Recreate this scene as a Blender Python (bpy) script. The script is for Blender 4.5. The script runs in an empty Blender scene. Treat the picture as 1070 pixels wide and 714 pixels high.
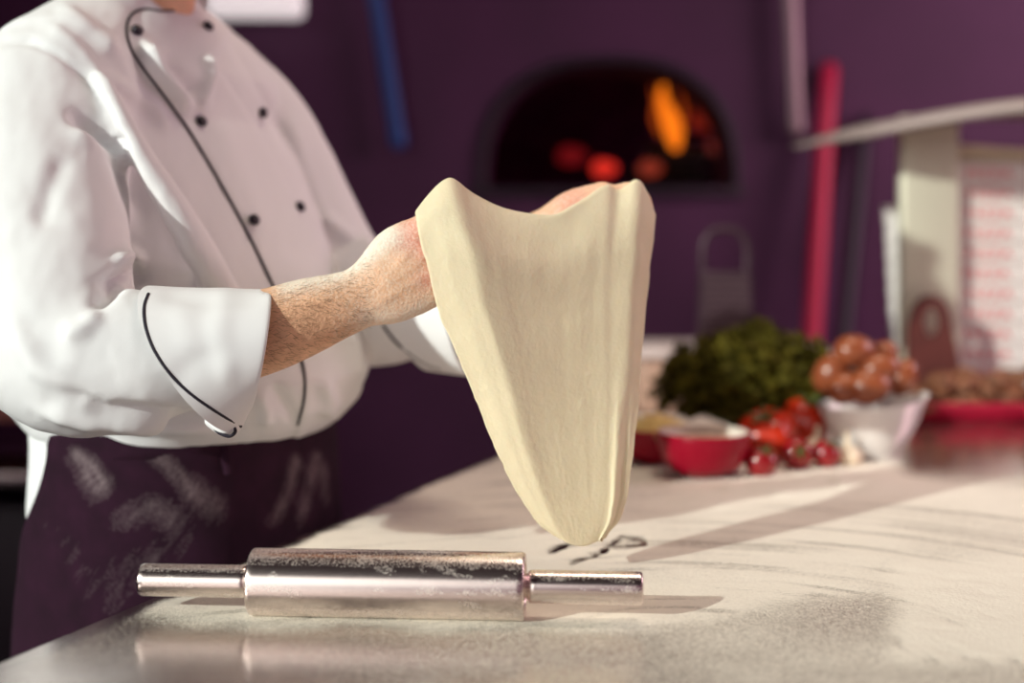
import bpy, bmesh, math, random
import numpy as np
from mathutils import Vector, Matrix, Euler
from mathutils.bvhtree import BVHTree

random.seed(7); RNG = np.random.default_rng(7)
sc = bpy.context.scene
COL = sc.collection
F = 1500.0; CX = 535.0; HY = 220.0; CAMZ = 1.275; TZ = 0.90      # focal length in px of a 1070 px frame, horizon row, camera and table height

# ------------------------------------------------------------------ camera
cam_d = bpy.data.cameras.new('camera'); cam = bpy.data.objects.new('camera', cam_d); COL.objects.link(cam)
cam_d.sensor_fit = 'HORIZONTAL'; cam_d.sensor_width = 36.0; cam_d.lens = F / 1070 * 36.0
cam.location = (0, 0, CAMZ); cam.rotation_euler = (math.radians(90), 0, 0)
cam_d.shift_y = -(357 - HY) / 1070.0
cam_d.dof.use_dof = True; cam_d.dof.focus_distance = 1.39; cam_d.dof.aperture_fstop = 1.75
cam_d.clip_start = 0.05
sc.camera = cam
# ------------------------------------------------------------------ exposure, world, lights
sc.view_settings.view_transform = 'Standard'; sc.view_settings.look = 'None'
sc.view_settings.gamma = 1.0; sc.view_settings.use_curve_mapping = False
sc.view_settings.exposure = 0.0
world = bpy.data.worlds.new('daylight'); sc.world = world; world.use_nodes = True
wn = world.node_tree; bg = wn.nodes['Background']; bg.inputs[1].default_value = 0.185
# pinkish sky, brighter around the low sun
g_ = wn.nodes.new('ShaderNodeTexCoord'); dp_ = wn.nodes.new('ShaderNodeVectorMath'); dp_.operation = 'DOT_PRODUCT'
wn.links.new(g_.outputs['Generated'], dp_.inputs[0]); dp_.inputs[1].default_value = (-0.60, -0.74, 0.30)
rp_ = wn.nodes.new('ShaderNodeValToRGB'); rp_.color_ramp.interpolation = 'EASE'
rp_.color_ramp.elements[0].position = 0.80; rp_.color_ramp.elements[0].color = (0.98, 0.54, 0.70, 1)
rp_.color_ramp.elements[1].position = 0.97; rp_.color_ramp.elements[1].color = (12.0, 12.0, 11.4, 1)
wn.links.new(dp_.outputs['Value'], rp_.inputs['Fac']); wn.links.new(rp_.outputs['Color'], bg.inputs[0])

def lamp(name, kind, energy, color, loc, direction, **kw):
    d = bpy.data.lights.new(name, kind); d.energy = energy; d.color = color
    for k, v in kw.items(): setattr(d, k, v)
    o = bpy.data.objects.new(name, d); COL.objects.link(o); o.location = loc
    o.rotation_euler = Vector(direction).to_track_quat('-Z', 'Y').to_euler()
    return o
SUN_EL = math.radians(20.6); SUN_AZ = math.radians(42)
SUN = Vector((math.cos(SUN_EL) * math.cos(SUN_AZ), math.cos(SUN_EL) * math.sin(SUN_AZ), -math.sin(SUN_EL)))
lamp('sun', 'SUN', 3.3, (0.95, 1.0, 0.91), (-3, -2, 3), SUN, angle=math.radians(0.8))
lamp('window_daylight', 'AREA', 36, (1.0, 0.70, 0.80), (2.6, 2.3, 2.1), (-0.8, 0.75, -0.35), shape='RECTANGLE', size=1.3, size_y=1.2)
lamp('overhead_fill', 'AREA', 7.5, (1.0, 0.84, 0.68), (0.55, 1.95, 3.12), (0, 0, -1), shape='RECTANGLE', size=1.2, size_y=0.4, spread=math.radians(110))  # unseen fill added above the table to brighten flat surfaces

# ------------------------------------------------------------------ helpers
def at(px, py, Y): return np.array(((px - CX) / F * Y, Y, CAMZ - (py - HY) / F * Y))
def ground(px, py, z=TZ):
    Y = (CAMZ - z) * F / (py - HY); return np.array(((px - CX) / F * Y, Y, z))
def project(V):
    V = np.asarray(V, float); return np.stack((CX + V[:, 0] / V[:, 1] * F, HY + (CAMZ - V[:, 2]) / V[:, 1] * F), 1)
def sstep(a, b, x):
    t = np.clip((np.asarray(x, float) - a) / (b - a), 0, 1); return t * t * (3 - 2 * t)

WLOC = {}
def empty(name, loc, rz=0.0):
    o = bpy.data.objects.new(name, None); COL.objects.link(o); o.location = loc; o.rotation_euler = (0, 0, rz)
    o.empty_display_size = 0.05; WLOC[o] = np.array(loc, float); return o
def tag(o, label=None, cat=None, group=None, kind=None):
    if label: o['label'] = label
    if cat: o['category'] = cat
    if group: o['group'] = group
    if kind: o['kind'] = kind
    return o
def make(name, V, Fc, mat, parent=None, local=False, smooth=True, attrs=None, origin=None):
    """one mesh object; V in world space unless local"""
    V = np.asarray(V, float)
    off = np.zeros(3)
    if not local:
        if parent is not None: off = WLOC[parent]
        if origin is not None: off = np.array(origin, float)
    me = bpy.data.meshes.new(name)
    me.from_pydata((V - off).tolist(), [], [list(map(int, f)) for f in Fc])
    if attrs:
        for k, a in attrs.items():
            at_ = me.attributes.new(k, 'FLOAT', 'POINT'); at_.data.foreach_set('value', np.asarray(a, np.float32))
    me.polygons.foreach_set('use_smooth', [smooth] * len(me.polygons))
    if mat: me.materials.append(mat)
    me.update()
    o = bpy.data.objects.new(name, me); COL.objects.link(o)
    if parent is not None:
        o.parent = parent
        WLOC[o] = WLOC[parent] if origin is None else np.array(origin, float)
        if origin is not None: o.location = np.array(origin) - WLOC[parent]
    else:
        if origin is not None: o.location = origin
        WLOC[o] = np.array(origin if origin is not None else (0, 0, 0), float)
    return o
def clean_normals(o):
    bm = bmesh.new(); bm.from_mesh(o.data); bmesh.ops.recalc_face_normals(bm, faces=bm.faces); bm.to_mesh(o.data); bm.free(); return o
class MB:
    """collects shapes for one mesh"""
    def __init__(s): s.V = []; s.F = []; s.n = 0
    def add(s, V, Fc):
        V = np.asarray(V, float); s.V.append(V); s.F += [[i + s.n for i in f] for f in Fc]; s.n += len(V); return s
    def get(s): return np.concatenate(s.V), s.F
def loft(rings, cap=True, closed=True):
    n = len(rings[0]); V = np.concatenate(rings); Fc = []
    for i in range(len(rings) - 1):
        for j in range(n if closed else n - 1):
            k = (j + 1) % n; Fc.append((i * n + j, i * n + k, (i + 1) * n + k, (i + 1) * n + j))
    if cap and closed:
        Fc.append(tuple(range(n - 1, -1, -1))); m = (len(rings) - 1) * n; Fc.append(tuple(range(m, m + n)))
    return V, Fc
def lathe(profile, n=48, center=(0, 0, 0), cap=False):
    t = np.linspace(0, 2 * math.pi, n, endpoint=False)
    return loft([np.stack((r * np.cos(t), r * np.sin(t), np.full(n, z)), 1) + np.array(center) for r, z in profile], cap=cap)
def catmull(P, m):
    P = np.asarray(P, float); Q = np.vstack((2 * P[0] - P[1], P, 2 * P[-1] - P[-2])); out = []
    for i in range(len(P) - 1):
        a, b, c, d = Q[i:i + 4]
        for t in np.linspace(0, 1, m, endpoint=False):
            out.append(0.5 * (2 * b + (c - a) * t + (2 * a - 5 * b + 4 * c - d) * t * t + (3 * b - a - 3 * c + d) * t ** 3))
    out.append(P[-1]); return np.array(out)
def tube(P, R, R2=None, side=(0, 1, 0), n=24, m=6, round_ends=True):
    """tube along points P; radius R across 'side', R2 along 'side'"""
    R = np.asarray(R, float); R2 = R if R2 is None else np.asarray(R2, float)
    D = catmull(np.column_stack((P, R, R2)), m); P = D[:, :3]; R = D[:, 3]; R2 = D[:, 4]
    T = np.gradient(P, axis=0); T /= np.linalg.norm(T, axis=1)[:, None] + 1e-12
    t = np.linspace(0, 2 * math.pi, n, endpoint=False); rings = []
    S0 = np.array(side, float); frames = []
    for i in range(len(P)):
        S = S0 - T[i] * S0.dot(T[i]); S /= np.linalg.norm(S); U = np.cross(T[i], S); frames.append((U, S))
    def ring(i, k, off): U, S = frames[i]; return P[i] + T[i] * off + k * (R[i] * np.cos(t)[:, None] * U + R2[i] * np.sin(t)[:, None] * S)
    q = [(0.25, 0.97), (0.6, 0.8), (0.85, 0.52)]
    if round_ends: rings += [ring(0, k, -min(R[0], R2[0]) * o) for k, o in q]
    rings += [ring(i, 1, 0) for i in range(len(P))]
    if round_ends: rings += [ring(len(P) - 1, k, min(R[-1], R2[-1]) * o) for k, o in q[::-1]]
    return loft(rings)
def box(sx, sy, sz, c=(0, 0, 0), bev=0.0, seg=2, rot=None):
    bm = bmesh.new(); bmesh.ops.create_cube(bm, size=1)
    for v in bm.verts: v.co = Vector((v.co.x * sx, v.co.y * sy, v.co.z * sz))
    if bev > 0: bmesh.ops.bevel(bm, geom=list(bm.edges), offset=bev, segments=seg, affect='EDGES', profile=0.5)
    if rot is not None: bm.transform(Euler(rot).to_matrix().to_4x4())
    bm.verts.index_update()
    V = np.array([v.co[:] for v in bm.verts]) + np.array(c); Fc = [[v.index for v in f.verts] for f in bm.faces]; bm.free(); return V, Fc
def ico(r, sub=2):
    bm = bmesh.new(); bmesh.ops.create_icosphere(bm, subdivisions=sub, radius=1); bm.verts.index_update()
    V = np.array([v.co[:] for v in bm.verts]) * r; Fc = [[v.index for v in f.verts] for f in bm.faces]; bm.free(); return V, Fc
def uvs(rx, ry, rz, c=(0, 0, 0), nu=32, nv=20):
    return lathe([(max(1e-4, math.sin(a)), -math.cos(a)) for a in np.linspace(0.02, math.pi - 0.02, nv)], nu, cap=True)[0] * np.array((rx, ry, rz)) + np.array(c), lathe([(1, i) for i in range(nv)], nu, cap=True)[1]
def rotm(e): return np.array(Euler(e).to_matrix())
def evaluated(V, Fc, mods):
    me = bpy.data.meshes.new('tmp'); me.from_pydata(np.asarray(V).tolist(), [], [list(map(int, f)) for f in Fc]); me.update()
    o = bpy.data.objects.new('tmp', me); COL.objects.link(o)
    for kind, kw in mods:
        md = o.modifiers.new('m', kind)
        for k, v in kw.items(): setattr(md, k, v)
    dg = bpy.context.evaluated_depsgraph_get(); dg.update()
    m2 = bpy.data.meshes.new_from_object(o.evaluated_get(dg))
    n = len(m2.vertices); a = np.empty(n * 3); m2.vertices.foreach_get('co', a)
    nn = np.empty(n * 3); m2.vertices.foreach_get('normal', nn)
    Fo = [tuple(p.vertices) for p in m2.polygons]
    bpy.data.objects.remove(o); bpy.data.meshes.remove(me); bpy.data.meshes.remove(m2)
    return a.reshape(-1, 3), Fo, nn.reshape(-1, 3)
def remesh(V, Fc, vox, it=6, fac=0.5):
    return evaluated(V, Fc, [('REMESH', dict(mode='VOXEL', voxel_size=vox)), ('SMOOTH', dict(iterations=it, factor=fac))])
def hash2(ix, iy, s):
    h = (ix * 374761393 + iy * 668265263 + s * 974634721) & 0xFFFFFFFF
    h = ((h ^ (h >> 13)) * 1274126177) & 0xFFFFFFFF; return ((h ^ (h >> 16)) & 0xFFFF) / 65535.0
def vnoise(x, y, s=0):
    x = np.asarray(x, float); y = np.asarray(y, float)
    ix = np.floor(x).astype(np.int64); iy = np.floor(y).astype(np.int64); fx = x - ix; fy = y - iy
    fx = fx * fx * (3 - 2 * fx); fy = fy * fy * (3 - 2 * fy)
    a = hash2(ix, iy, s); b = hash2(ix + 1, iy, s); c = hash2(ix, iy + 1, s); d = hash2(ix + 1, iy + 1, s)
    return (a * (1 - fx) + b * fx) * (1 - fy) + (c * (1 - fx) + d * fx) * fy
def fbm(x, y, s=0, o=4):
    r = 0; a = 0.5
    for i in range(o): r = r + a * vnoise(x * 2 ** i, y * 2 ** i, s + i * 17); a *= 0.5
    return r / (1 - 0.5 ** o)
def polydist(Q, L):
    """distance of 2-D points Q to the polyline L and the parameter 0..1 along it"""
    L = np.asarray(L, float); best = np.full(len(Q), 1e9); par = np.zeros(len(Q)); n = len(L) - 1; sgn = np.zeros(len(Q))
    for i in range(n):
        a, b = L[i], L[i + 1]; ab = b - a; t = np.clip(((Q - a) @ ab) / (ab @ ab), 0, 1)
        d = Q - (a + t[:, None] * ab); dd = np.hypot(d[:, 0], d[:, 1]); m = dd < best
        best[m] = dd[m]; par[m] = (i + t[m]) / n; sgn[m] = np.sign(ab[0] * d[m, 1] - ab[1] * d[m, 0])
    return best, par, sgn

# ------------------------------------------------------------------ materials
def mat(name, color, rough=0.5, metal=0.0, var=0.0, scale=20.0, bump=0.0, bscale=80.0, sss=0.0, emit=None, estr=0.0, spec=None, coat=0.0, dust=0.0, dscale=120.0, aniso=None):
    m = bpy.data.materials.new(name); m.use_nodes = True; nt = m.node_tree; b = nt.nodes['Principled BSDF']
    b.inputs['Base Color'].default_value = (*color, 1); b.inputs['Roughness'].default_value = rough; b.inputs['Metallic'].default_value = metal
    if spec is not None: b.inputs['Specular IOR Level'].default_value = spec
    if coat: b.inputs['Coat Weight'].default_value = coat; b.inputs['Coat Roughness'].default_value = 0.08
    if sss: b.inputs['Subsurface Weight'].default_value = sss; b.inputs['Subsurface Radius'].default_value = (0.012, 0.006, 0.003); b.inputs['Subsurface Scale'].default_value = 1.0
    if emit: b.inputs['Emission Color'].default_value = (*emit, 1); b.inputs['Emission Strength'].default_value = estr
    tc = nt.nodes.new('ShaderNodeTexCoord')
    if var:
        n = nt.nodes.new('ShaderNodeTexNoise'); n.inputs['Scale'].default_value = scale; n.inputs['Detail'].default_value = 5
        nt.links.new(tc.outputs['Object'], n.inputs['Vector'])
        r = nt.nodes.new('ShaderNodeValToRGB'); r.color_ramp.elements[0].position = 0.3; r.color_ramp.elements[1].position = 0.7
        r.color_ramp.elements[0].color = (*[c * (1 - var) for c in color], 1); r.color_ramp.elements[1].color = (*[min(1, c * (1 + var)) for c in color], 1)
        nt.links.new(n.outputs['Fac'], r.inputs['Fac']); nt.links.new(r.outputs['Color'], b.inputs['Base Color'])
    if bump:
        n = nt.nodes.new('ShaderNodeTexNoise'); n.inputs['Scale'].default_value = bscale; n.inputs['Detail'].default_value = 6
        if aniso is not None:
            mp = nt.nodes.new('ShaderNodeMapping'); mp.inputs['Scale'].default_value = aniso[:3]
            if len(aniso) > 3: mp.inputs['Rotation'].default_value = (0, 0, aniso[3])
            nt.links.new(tc.outputs['Object'], mp.inputs['Vector']); nt.links.new(mp.outputs['Vector'], n.inputs['Vector'])
        else: nt.links.new(tc.outputs['Object'], n.inputs['Vector'])
        bp = nt.nodes.new('ShaderNodeBump'); bp.inputs['Strength'].default_value = bump; bp.inputs['Distance'].default_value = 0.004
        nt.links.new(n.outputs['Fac'], bp.inputs['Height']); nt.links.new(bp.outputs['Normal'], b.inputs['Normal'])
    return m
def N(nt, t, **kw):
    n = nt.nodes.new(t)
    for k, v in kw.items(): setattr(n, k, v)
    return n
def math_node(nt, op, a, b=None, clamp=False):
    n = N(nt, 'ShaderNodeMath', operation=op, use_clamp=clamp)
    for i, v in enumerate((a, b)):
        if v is None: continue
        if isinstance(v, (int, float)): n.inputs[i].default_value = v
        else: nt.links.new(v, n.inputs[i])
    return n.outputs[0]
def mix_attr(m, attr, color, nscale=260.0, gain=1.6, namp=1.2, rough=0.85, metal=None):
    """mix a second colour (flour, dust) over a material where a stored mesh attribute says so, broken up by grain"""
    nt = m.node_tree; b = nt.nodes['Principled BSDF']
    a = N(nt, 'ShaderNodeAttribute', attribute_name=attr); tc = N(nt, 'ShaderNodeTexCoord')
    n = N(nt, 'ShaderNodeTexNoise'); n.inputs['Scale'].default_value = nscale; n.inputs['Detail'].default_value = 5; n.inputs['Roughness'].default_value = 0.65
    nt.links.new(tc.outputs['Object'], n.inputs['Vector'])
    v = math_node(nt, 'MULTIPLY', math_node(nt, 'SUBTRACT', n.outputs['Fac'], 0.5), namp)
    v = math_node(nt, 'ADD', math_node(nt, 'MULTIPLY', a.outputs['Fac'], gain), v)
    step = math_node(nt, 'GREATER_THAN', a.outputs['Fac'], 0.04)
    v = math_node(nt, 'MULTIPLY', v, step, True)
    mx = N(nt, 'ShaderNodeMix', data_type='RGBA'); nt.links.new(v, mx.inputs['Factor'])
    src = b.inputs['Base Color']
    if src.is_linked: nt.links.new(src.links[0].from_socket, mx.inputs['A'])
    else: mx.inputs['A'].default_value = src.default_value
    mx.inputs['B'].default_value = (*color, 1); nt.links.new(mx.outputs['Result'], b.inputs['Base Color'])
    for key, dst in (('Roughness', rough), ('Metallic', metal)):
        if dst is None: continue
        s = b.inputs[key]; mf = N(nt, 'ShaderNodeMix', data_type='FLOAT'); nt.links.new(v, mf.inputs['Factor'])
        mf.inputs['A'].default_value = s.default_value; mf.inputs['B'].default_value = dst; nt.links.new(mf.outputs['Result'], s)
    return m

FLOUR = (0.88, 0.83, 0.72)
M_cloth = mat('white_cotton', (0.84, 0.84, 0.85), 0.85, bump=0.06, bscale=900)
M_piping = mat('black_piping', (0.012, 0.008, 0.02), 0.7)
M_button = mat('black_button', (0.012, 0.006, 0.015), 0.3)
M_apron = mix_attr(mat('dark_apron_cotton', (0.022, 0.0045, 0.015), 0.95, spec=.25, var=0.25, scale=30, bump=0.25, bscale=600), 'flour', (0.42, 0.33, 0.34), 260, 0.55, 0.3)
M_trouser = mat('dark_trouser', (0.02, 0.01, 0.02), 0.9)
M_shoe = mat('black_shoe', (0.01, 0.008, 0.01), 0.4)
M_hair = mat('brown_hair', (0.04, 0.02, 0.012), 0.6, bump=0.4, bscale=300)
M_armhair = mat('brown_arm_hair', (0.20, 0.10, 0.05), 0.6)
M_steel = mat('polished_steel', (0.72, 0.66, 0.62), 0.2, 1.0, bump=0.03, bscale=60, aniso=(40, 2, 40))
M_pin = mix_attr(mat('pin_steel', (0.80, 0.69, 0.65), 0.22, 1.0, bump=0.02, bscale=40), 'flour', FLOUR, 520, 0.9, 1.3, 0.9, 0.0)
M_wall = mat('charcoal_wall', (0.078, 0.015, 0.066), 0.65, var=0.18, scale=2.5, bump=0.1, bscale=40)
M_floor = mat('dark_floor', (0.03, 0.017, 0.03), 0.6, var=0.2, scale=6)
M_ceil = mat('ceiling_paint', (0.10, 0.06, 0.09), 0.9)
M_dark = mat('black_metal', (0.02, 0.010, 0.02), 0.5)
M_red = mat('red_glaze', (0.29, 0.002, 0.018), 0.3, spec=.25)
M_cream = mat('cream_glaze', (0.80, 0.72, 0.64), 0.25)
M_white = mat('white_glaze', (0.80, 0.76, 0.74), 0.12, coat=0.5)

# ------------------------------------------------------------------ the setting
WY = 4.0                                                            # the back wall
def quad_wall(name, pts, m): return tag(make(name, pts, [(0, 1, 2, 3)], m, smooth=False), kind='structure')
XL, XR, YF, ZC = -2.4, 3.0, -2.5, 3.45
V, Fc = box(XR - XL + 0.4, WY - YF + 1.8, 0.1, ((XL + XR) / 2, (WY + YF) / 2 + 0.7, -0.05)); tag(make('floor', V, Fc, M_floor, smooth=False), kind='structure')
V, Fc = box(XR - XL + 0.4, WY - YF + 0.2, 0.1, ((XL + XR) / 2, (WY + YF) / 2, ZC + 0.05)); tag(make('ceiling', V, Fc, M_ceil, smooth=False), kind='structure')
# back wall with the arched oven mouth
AX, AW, AZ, AH = (636.5 - CX) / F * WY, 0.347, CAMZ - (196 - HY) / F * WY, 0.345
tt = np.linspace(math.pi, 0, 41)
arch = np.array([(AX + AW * np.sign(math.cos(t)) * abs(math.cos(t)) ** 0.82, AZ + AH * math.sin(t) ** 0.78) for t in tt])
mb = MB()
def wq(x0, z0, x1, z1): mb.add([(x0, WY, z0), (x1, WY, z0), (x1, WY, z1), (x0, WY, z1)], [(0, 1, 2, 3)])
wq(XL - .1, 0, AX - AW, ZC); wq(AX + AW, 0, XR + .1, ZC); wq(AX - AW, 0, AX + AW, AZ)
for i in range(len(arch) - 1):
    (x0, z0), (x1, z1) = arch[i], arch[i + 1]
    if x1 - x0 > 1e-6: mb.add([(x0, WY, z0), (x1, WY, z1), (x1, WY, ZC), (x0, WY, ZC)], [(0, 1, 2, 3)])
tag(make('wall_back', *mb.get(), M_wall, smooth=False), kind='structure')
# left wall with the tall window the sun comes through (outside the picture)
mb = MB(); WY0, WY1, WZ0, WZ1 = -2.0, 0.62, 0.75, 3.25
for (y0, y1, z0, z1) in ((YF, WY0, 0, ZC), (WY1, WY, 0, ZC), (WY0, WY1, 0, WZ0), (WY0, WY1, WZ1, ZC)):
    mb.add(*box(0.12, y1 - y0, z1 - z0, (XL - .06, (y0 + y1) / 2, (z0 + z1) / 2)))
tag(make('wall_left', *mb.get(), M_wall, smooth=False), kind='structure')
mb = MB()
for (y, z, sy, sz) in ((WY0, (WZ0 + WZ1) / 2, .05, WZ1 - WZ0), (WY1, (WZ0 + WZ1) / 2, .05, WZ1 - WZ0), ((WY0 + WY1) / 2, WZ0, WY1 - WY0, .05), ((WY0 + WY1) / 2, WZ1, WY1 - WY0, .05)):
    mb.add(*box(0.14, sy, sz, (XL - .06, y, z)))
tag(make('window_1', *mb.get(), M_dark, smooth=False), kind='structure')

# ------------------------------------------------------------------ the work table
E0 = ground(0, 691); E1 = ground(492, 484)
ed = (E1 - E0)[:2]; ed /= np.linalg.norm(ed); en = np.array((ed[1], -ed[0]))          # along the left edge, and to the right of it
tb0 = E0[:2] - ed * 0.55
TL, TW = 3.1, 1.75
M_table = mat('table_steel', (0.60, 0.52, 0.50), 0.16, 1.0, bump=0.05, bscale=18, aniso=(1, 40, 1, 0.3))
ang = math.atan2(ed[1], ed[0])
tc_ = tb0 + ed * TL / 2 + en * TW / 2
table = empty('work_table', (tc_[0], tc_[1], 0), ang)
tag(table, 'long stainless steel work table dusted with flour', 'table')
V, Fc = box(TL, TW, 0.045, (0, 0, TZ - 0.0225), 0.004); make('tabletop', V, Fc, M_table, table, local=True, smooth=False)
for sx in (-1, 1):
    for sy in (-1, 1):
        V, Fc = box(0.05, 0.05, TZ - 0.045, (sx * (TL / 2 - .08), sy * (TW / 2 - .08), (TZ - 0.045) / 2), 0.006); make('leg', V, Fc, M_steel, table, local=True, smooth=False)
V, Fc = box(TL - 0.2, TW - 0.2, 0.03, (0, 0, 0.22), 0.004); make('lower_shelf', V, Fc, M_steel, table, local=True, smooth=False)

# flour scattered over the table
def flour_layer():
    xs = np.arange(-0.75, 1.35, 0.0035); ys = np.arange(1.08, 2.62, 0.0042)
    X, Y = np.meshgrid(xs, ys); X = X.ravel(); Y = Y.ravel()
    P = np.stack((X, Y, np.full(len(X), TZ)), 1); p = project(P); px, py = p[:, 0], p[:, 1]
    inside = ((P[:, :2] - tb0) @ en)
    big = fbm(X * 5 + 3, Y * 5, 11)
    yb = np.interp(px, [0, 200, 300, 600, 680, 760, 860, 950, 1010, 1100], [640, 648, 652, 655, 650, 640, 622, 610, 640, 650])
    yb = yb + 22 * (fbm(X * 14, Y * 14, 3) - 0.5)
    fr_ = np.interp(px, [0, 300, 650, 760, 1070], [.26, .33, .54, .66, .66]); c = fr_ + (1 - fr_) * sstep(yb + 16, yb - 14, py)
    c += 0.55 * sstep(915, 965, px + 16 * (big - .5)) * sstep(575, 610, py) * sstep(706, 680, py)  # extra flour stands in for the bright reflection in the steel
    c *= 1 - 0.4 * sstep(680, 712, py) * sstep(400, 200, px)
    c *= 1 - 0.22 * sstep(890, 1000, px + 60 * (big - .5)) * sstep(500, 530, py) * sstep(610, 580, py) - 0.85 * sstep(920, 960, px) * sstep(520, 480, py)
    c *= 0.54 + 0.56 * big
    # arcs where hands wiped the flour
    rx, ry = X - 0.16, (Y - 1.18) * 1.0; r = np.hypot(rx, ry); th = np.arctan2(ry, rx)
    arcs = fbm(r * 70, th * 2.2, 5, 3); m = sstep(0.0, 0.12, X) * sstep(2.0, 1.75, Y)
    c -= 0.26 * m * sstep(0.5, 0.75, arcs) * sstep(.55, .8, c)
    st = fbm((X * .94 + Y * .34) * 9, (Y * .94 - X * .34) * 70, 9, 3); c -= 0.22 * sstep(0.56, 0.75, st) * (1 - m) * sstep(.55, .8, c)
    # scrapes in the flour under the hanging dough
    q = p + 2.5 * (np.stack((vnoise(X * 60, Y * 60, 1), vnoise(X * 60, Y * 60, 2)), 1) - .5)
    for L, w in (([(574, 577), (590, 571), (604, 569)], 1.6), ([(598, 590), (615, 584), (632, 576)], 1.9), ([(632, 576), (650, 562), (672, 565), (674, 571), (655, 574), (640, 574)], 1.3),
                 ([(576, 579), (590, 573)], .8)):
        d, t, s = polydist(q, L); c -= 0.42 * sstep(w + 3.2, w * 0.2, d) * (.5 + vnoise(X * 120, Y * 120, 8))
    h = 0.0006 + 0.0016 * np.clip(c, 0, 1) * (0.4 + fbm(X * 26, Y * 40, 21)) 
    # a low heap and ridge of flour behind
    for (hx, hy, sx, sy, a) in ((800, 513, 62, 9, 0.008), (868, 505, 55, 8, 0.007), (735, 527, 40, 6, 0.004), (905, 512, 55, 8, .006)):
        g = np.exp(-((px - hx) / sx) ** 2 - ((py - hy) / sy) ** 2); c += g; h += a * g * (0.6 + 0.8 * fbm(X * 45, Y * 45, 31))
    c *= sstep(0.002, 0.03, inside - 0.012 * fbm(X * 30, Y * 30, 4)); c = np.where(inside > 0.003, c, 0); c = np.clip(c, 0, 1.2)
    keep = c > 0.03
    ny, nx = len(ys), len(xs); K = keep.reshape(ny, nx); idx = np.arange(ny * nx).reshape(ny, nx)
    ok = (K[:-1, :-1] & K[:-1, 1:] & K[1:, 1:] & K[1:, :-1])
    quads = np.stack((idx[:-1, :-1][ok], idx[:-1, 1:][ok], idx[1:, 1:][ok], idx[1:, :-1][ok]), 1)
    used = np.unique(quads); remap = np.full(ny * nx, -1); remap[used] = np.arange(len(used))
    Vv = np.stack((X, Y, TZ + h), 1)[used]
    m = bpy.data.materials.new('flour_dust'); m.use_nodes = True; nt = m.node_tree; b = nt.nodes['Principled BSDF']
    b.inputs['Base Color'].default_value = (*FLOUR, 1); b.inputs['Roughness'].default_value = 0.95; b.inputs['Specular IOR Level'].default_value = 0.1
    a = N(nt, 'ShaderNodeAttribute', attribute_name='cover'); tcn = N(nt, 'ShaderNodeTexCoord')
    n1 = N(nt, 'ShaderNodeTexNoise'); n1.inputs['Scale'].default_value = 1300; n1.inputs['Detail'].default_value = 2
    n2 = N(nt, 'ShaderNodeTexNoise'); n2.inputs['Scale'].default_value = 260; n2.inputs['Detail'].default_value = 5
    for n in (n1, n2): nt.links.new(tcn.outputs['Object'], n.inputs['Vector'])
    v = math_node(nt, 'MULTIPLY', a.outputs['Fac'], 2.25)
    v = math_node(nt, 'ADD', v, math_node(nt, 'MULTIPLY', math_node(nt, 'SUBTRACT', n1.outputs['Fac'], 0.5), 3.0))
    v = math_node(nt, 'ADD', v, math_node(nt, 'MULTIPLY', math_node(nt, 'SUBTRACT', n2.outputs['Fac'], 0.5), 0.9))
    v = math_node(nt, 'SUBTRACT', v, 0.55, True)
    bp = N(nt, 'ShaderNodeBump'); bp.inputs['Strength'].default_value = 0.35; bp.inputs['Distance'].default_value = 0.002
    nt.links.new(n2.outputs['Fac'], bp.inputs['Height']); nt.links.new(bp.outputs['Normal'], b.inputs['Normal'])
    tr = N(nt, 'ShaderNodeBsdfTransparent'); mx = N(nt, 'ShaderNodeMixShader'); out = nt.nodes['Material Output']
    nt.links.new(v, mx.inputs[0]); nt.links.new(tr.outputs[0], mx.inputs[1]); nt.links.new(b.outputs[0], mx.inputs[2]); nt.links.new(mx.outputs[0], out.inputs['Surface'])
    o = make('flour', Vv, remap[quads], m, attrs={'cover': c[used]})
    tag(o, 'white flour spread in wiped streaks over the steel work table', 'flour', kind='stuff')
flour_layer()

# ------------------------------------------------------------------ the chef
YT = 1.78; PSI = math.radians(26)
FW = np.array((math.cos(PSI), -math.sin(PSI), 0)); RT = np.array((-math.sin(PSI), -math.cos(PSI), 0))   # chef's forward, chef's right
PHI = np.linspace(0, 2 * math.pi, 64, endpoint=False)
def torso_ring(py, cx, half, b, tilt=0.0, phi=PHI, grow=0.0, Y=YT):
    c = at(cx, py, Y); h = half / F * Y; b = b * Y / 1.61
    e = 0.88; sup = lambda q: np.sign(q) * np.abs(q) ** e
    tq = np.linspace(0, 2 * math.pi, 180); lo, hi = 0.02, 0.6
    for _ in range(30):                       # depth front to back that gives the wanted half width
        a = (lo + hi) / 2; q_ = project(c + a * sup(np.cos(tq))[:, None] * FW + b * sup(np.sin(tq))[:, None] * RT)[:, 0]; lo, hi = (a, hi) if np.ptp(q_) / 2 < half else (lo, a)
    c = c + np.array(((cx - (q_.max() + q_.min()) / 2) / F * Y, 0, 0)); a += grow; b += grow
    cs, sn = sup(np.cos(phi)), sup(np.sin(phi))
    V = c + a * cs[:, None] * FW + b * sn[:, None] * RT; V[:, 2] -= tilt * np.cos(phi); return V
BASE = np.array((at(190, 300, YT)[0], YT, 0.0))
J = lambda l: [at(*p) for p in l]
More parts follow.
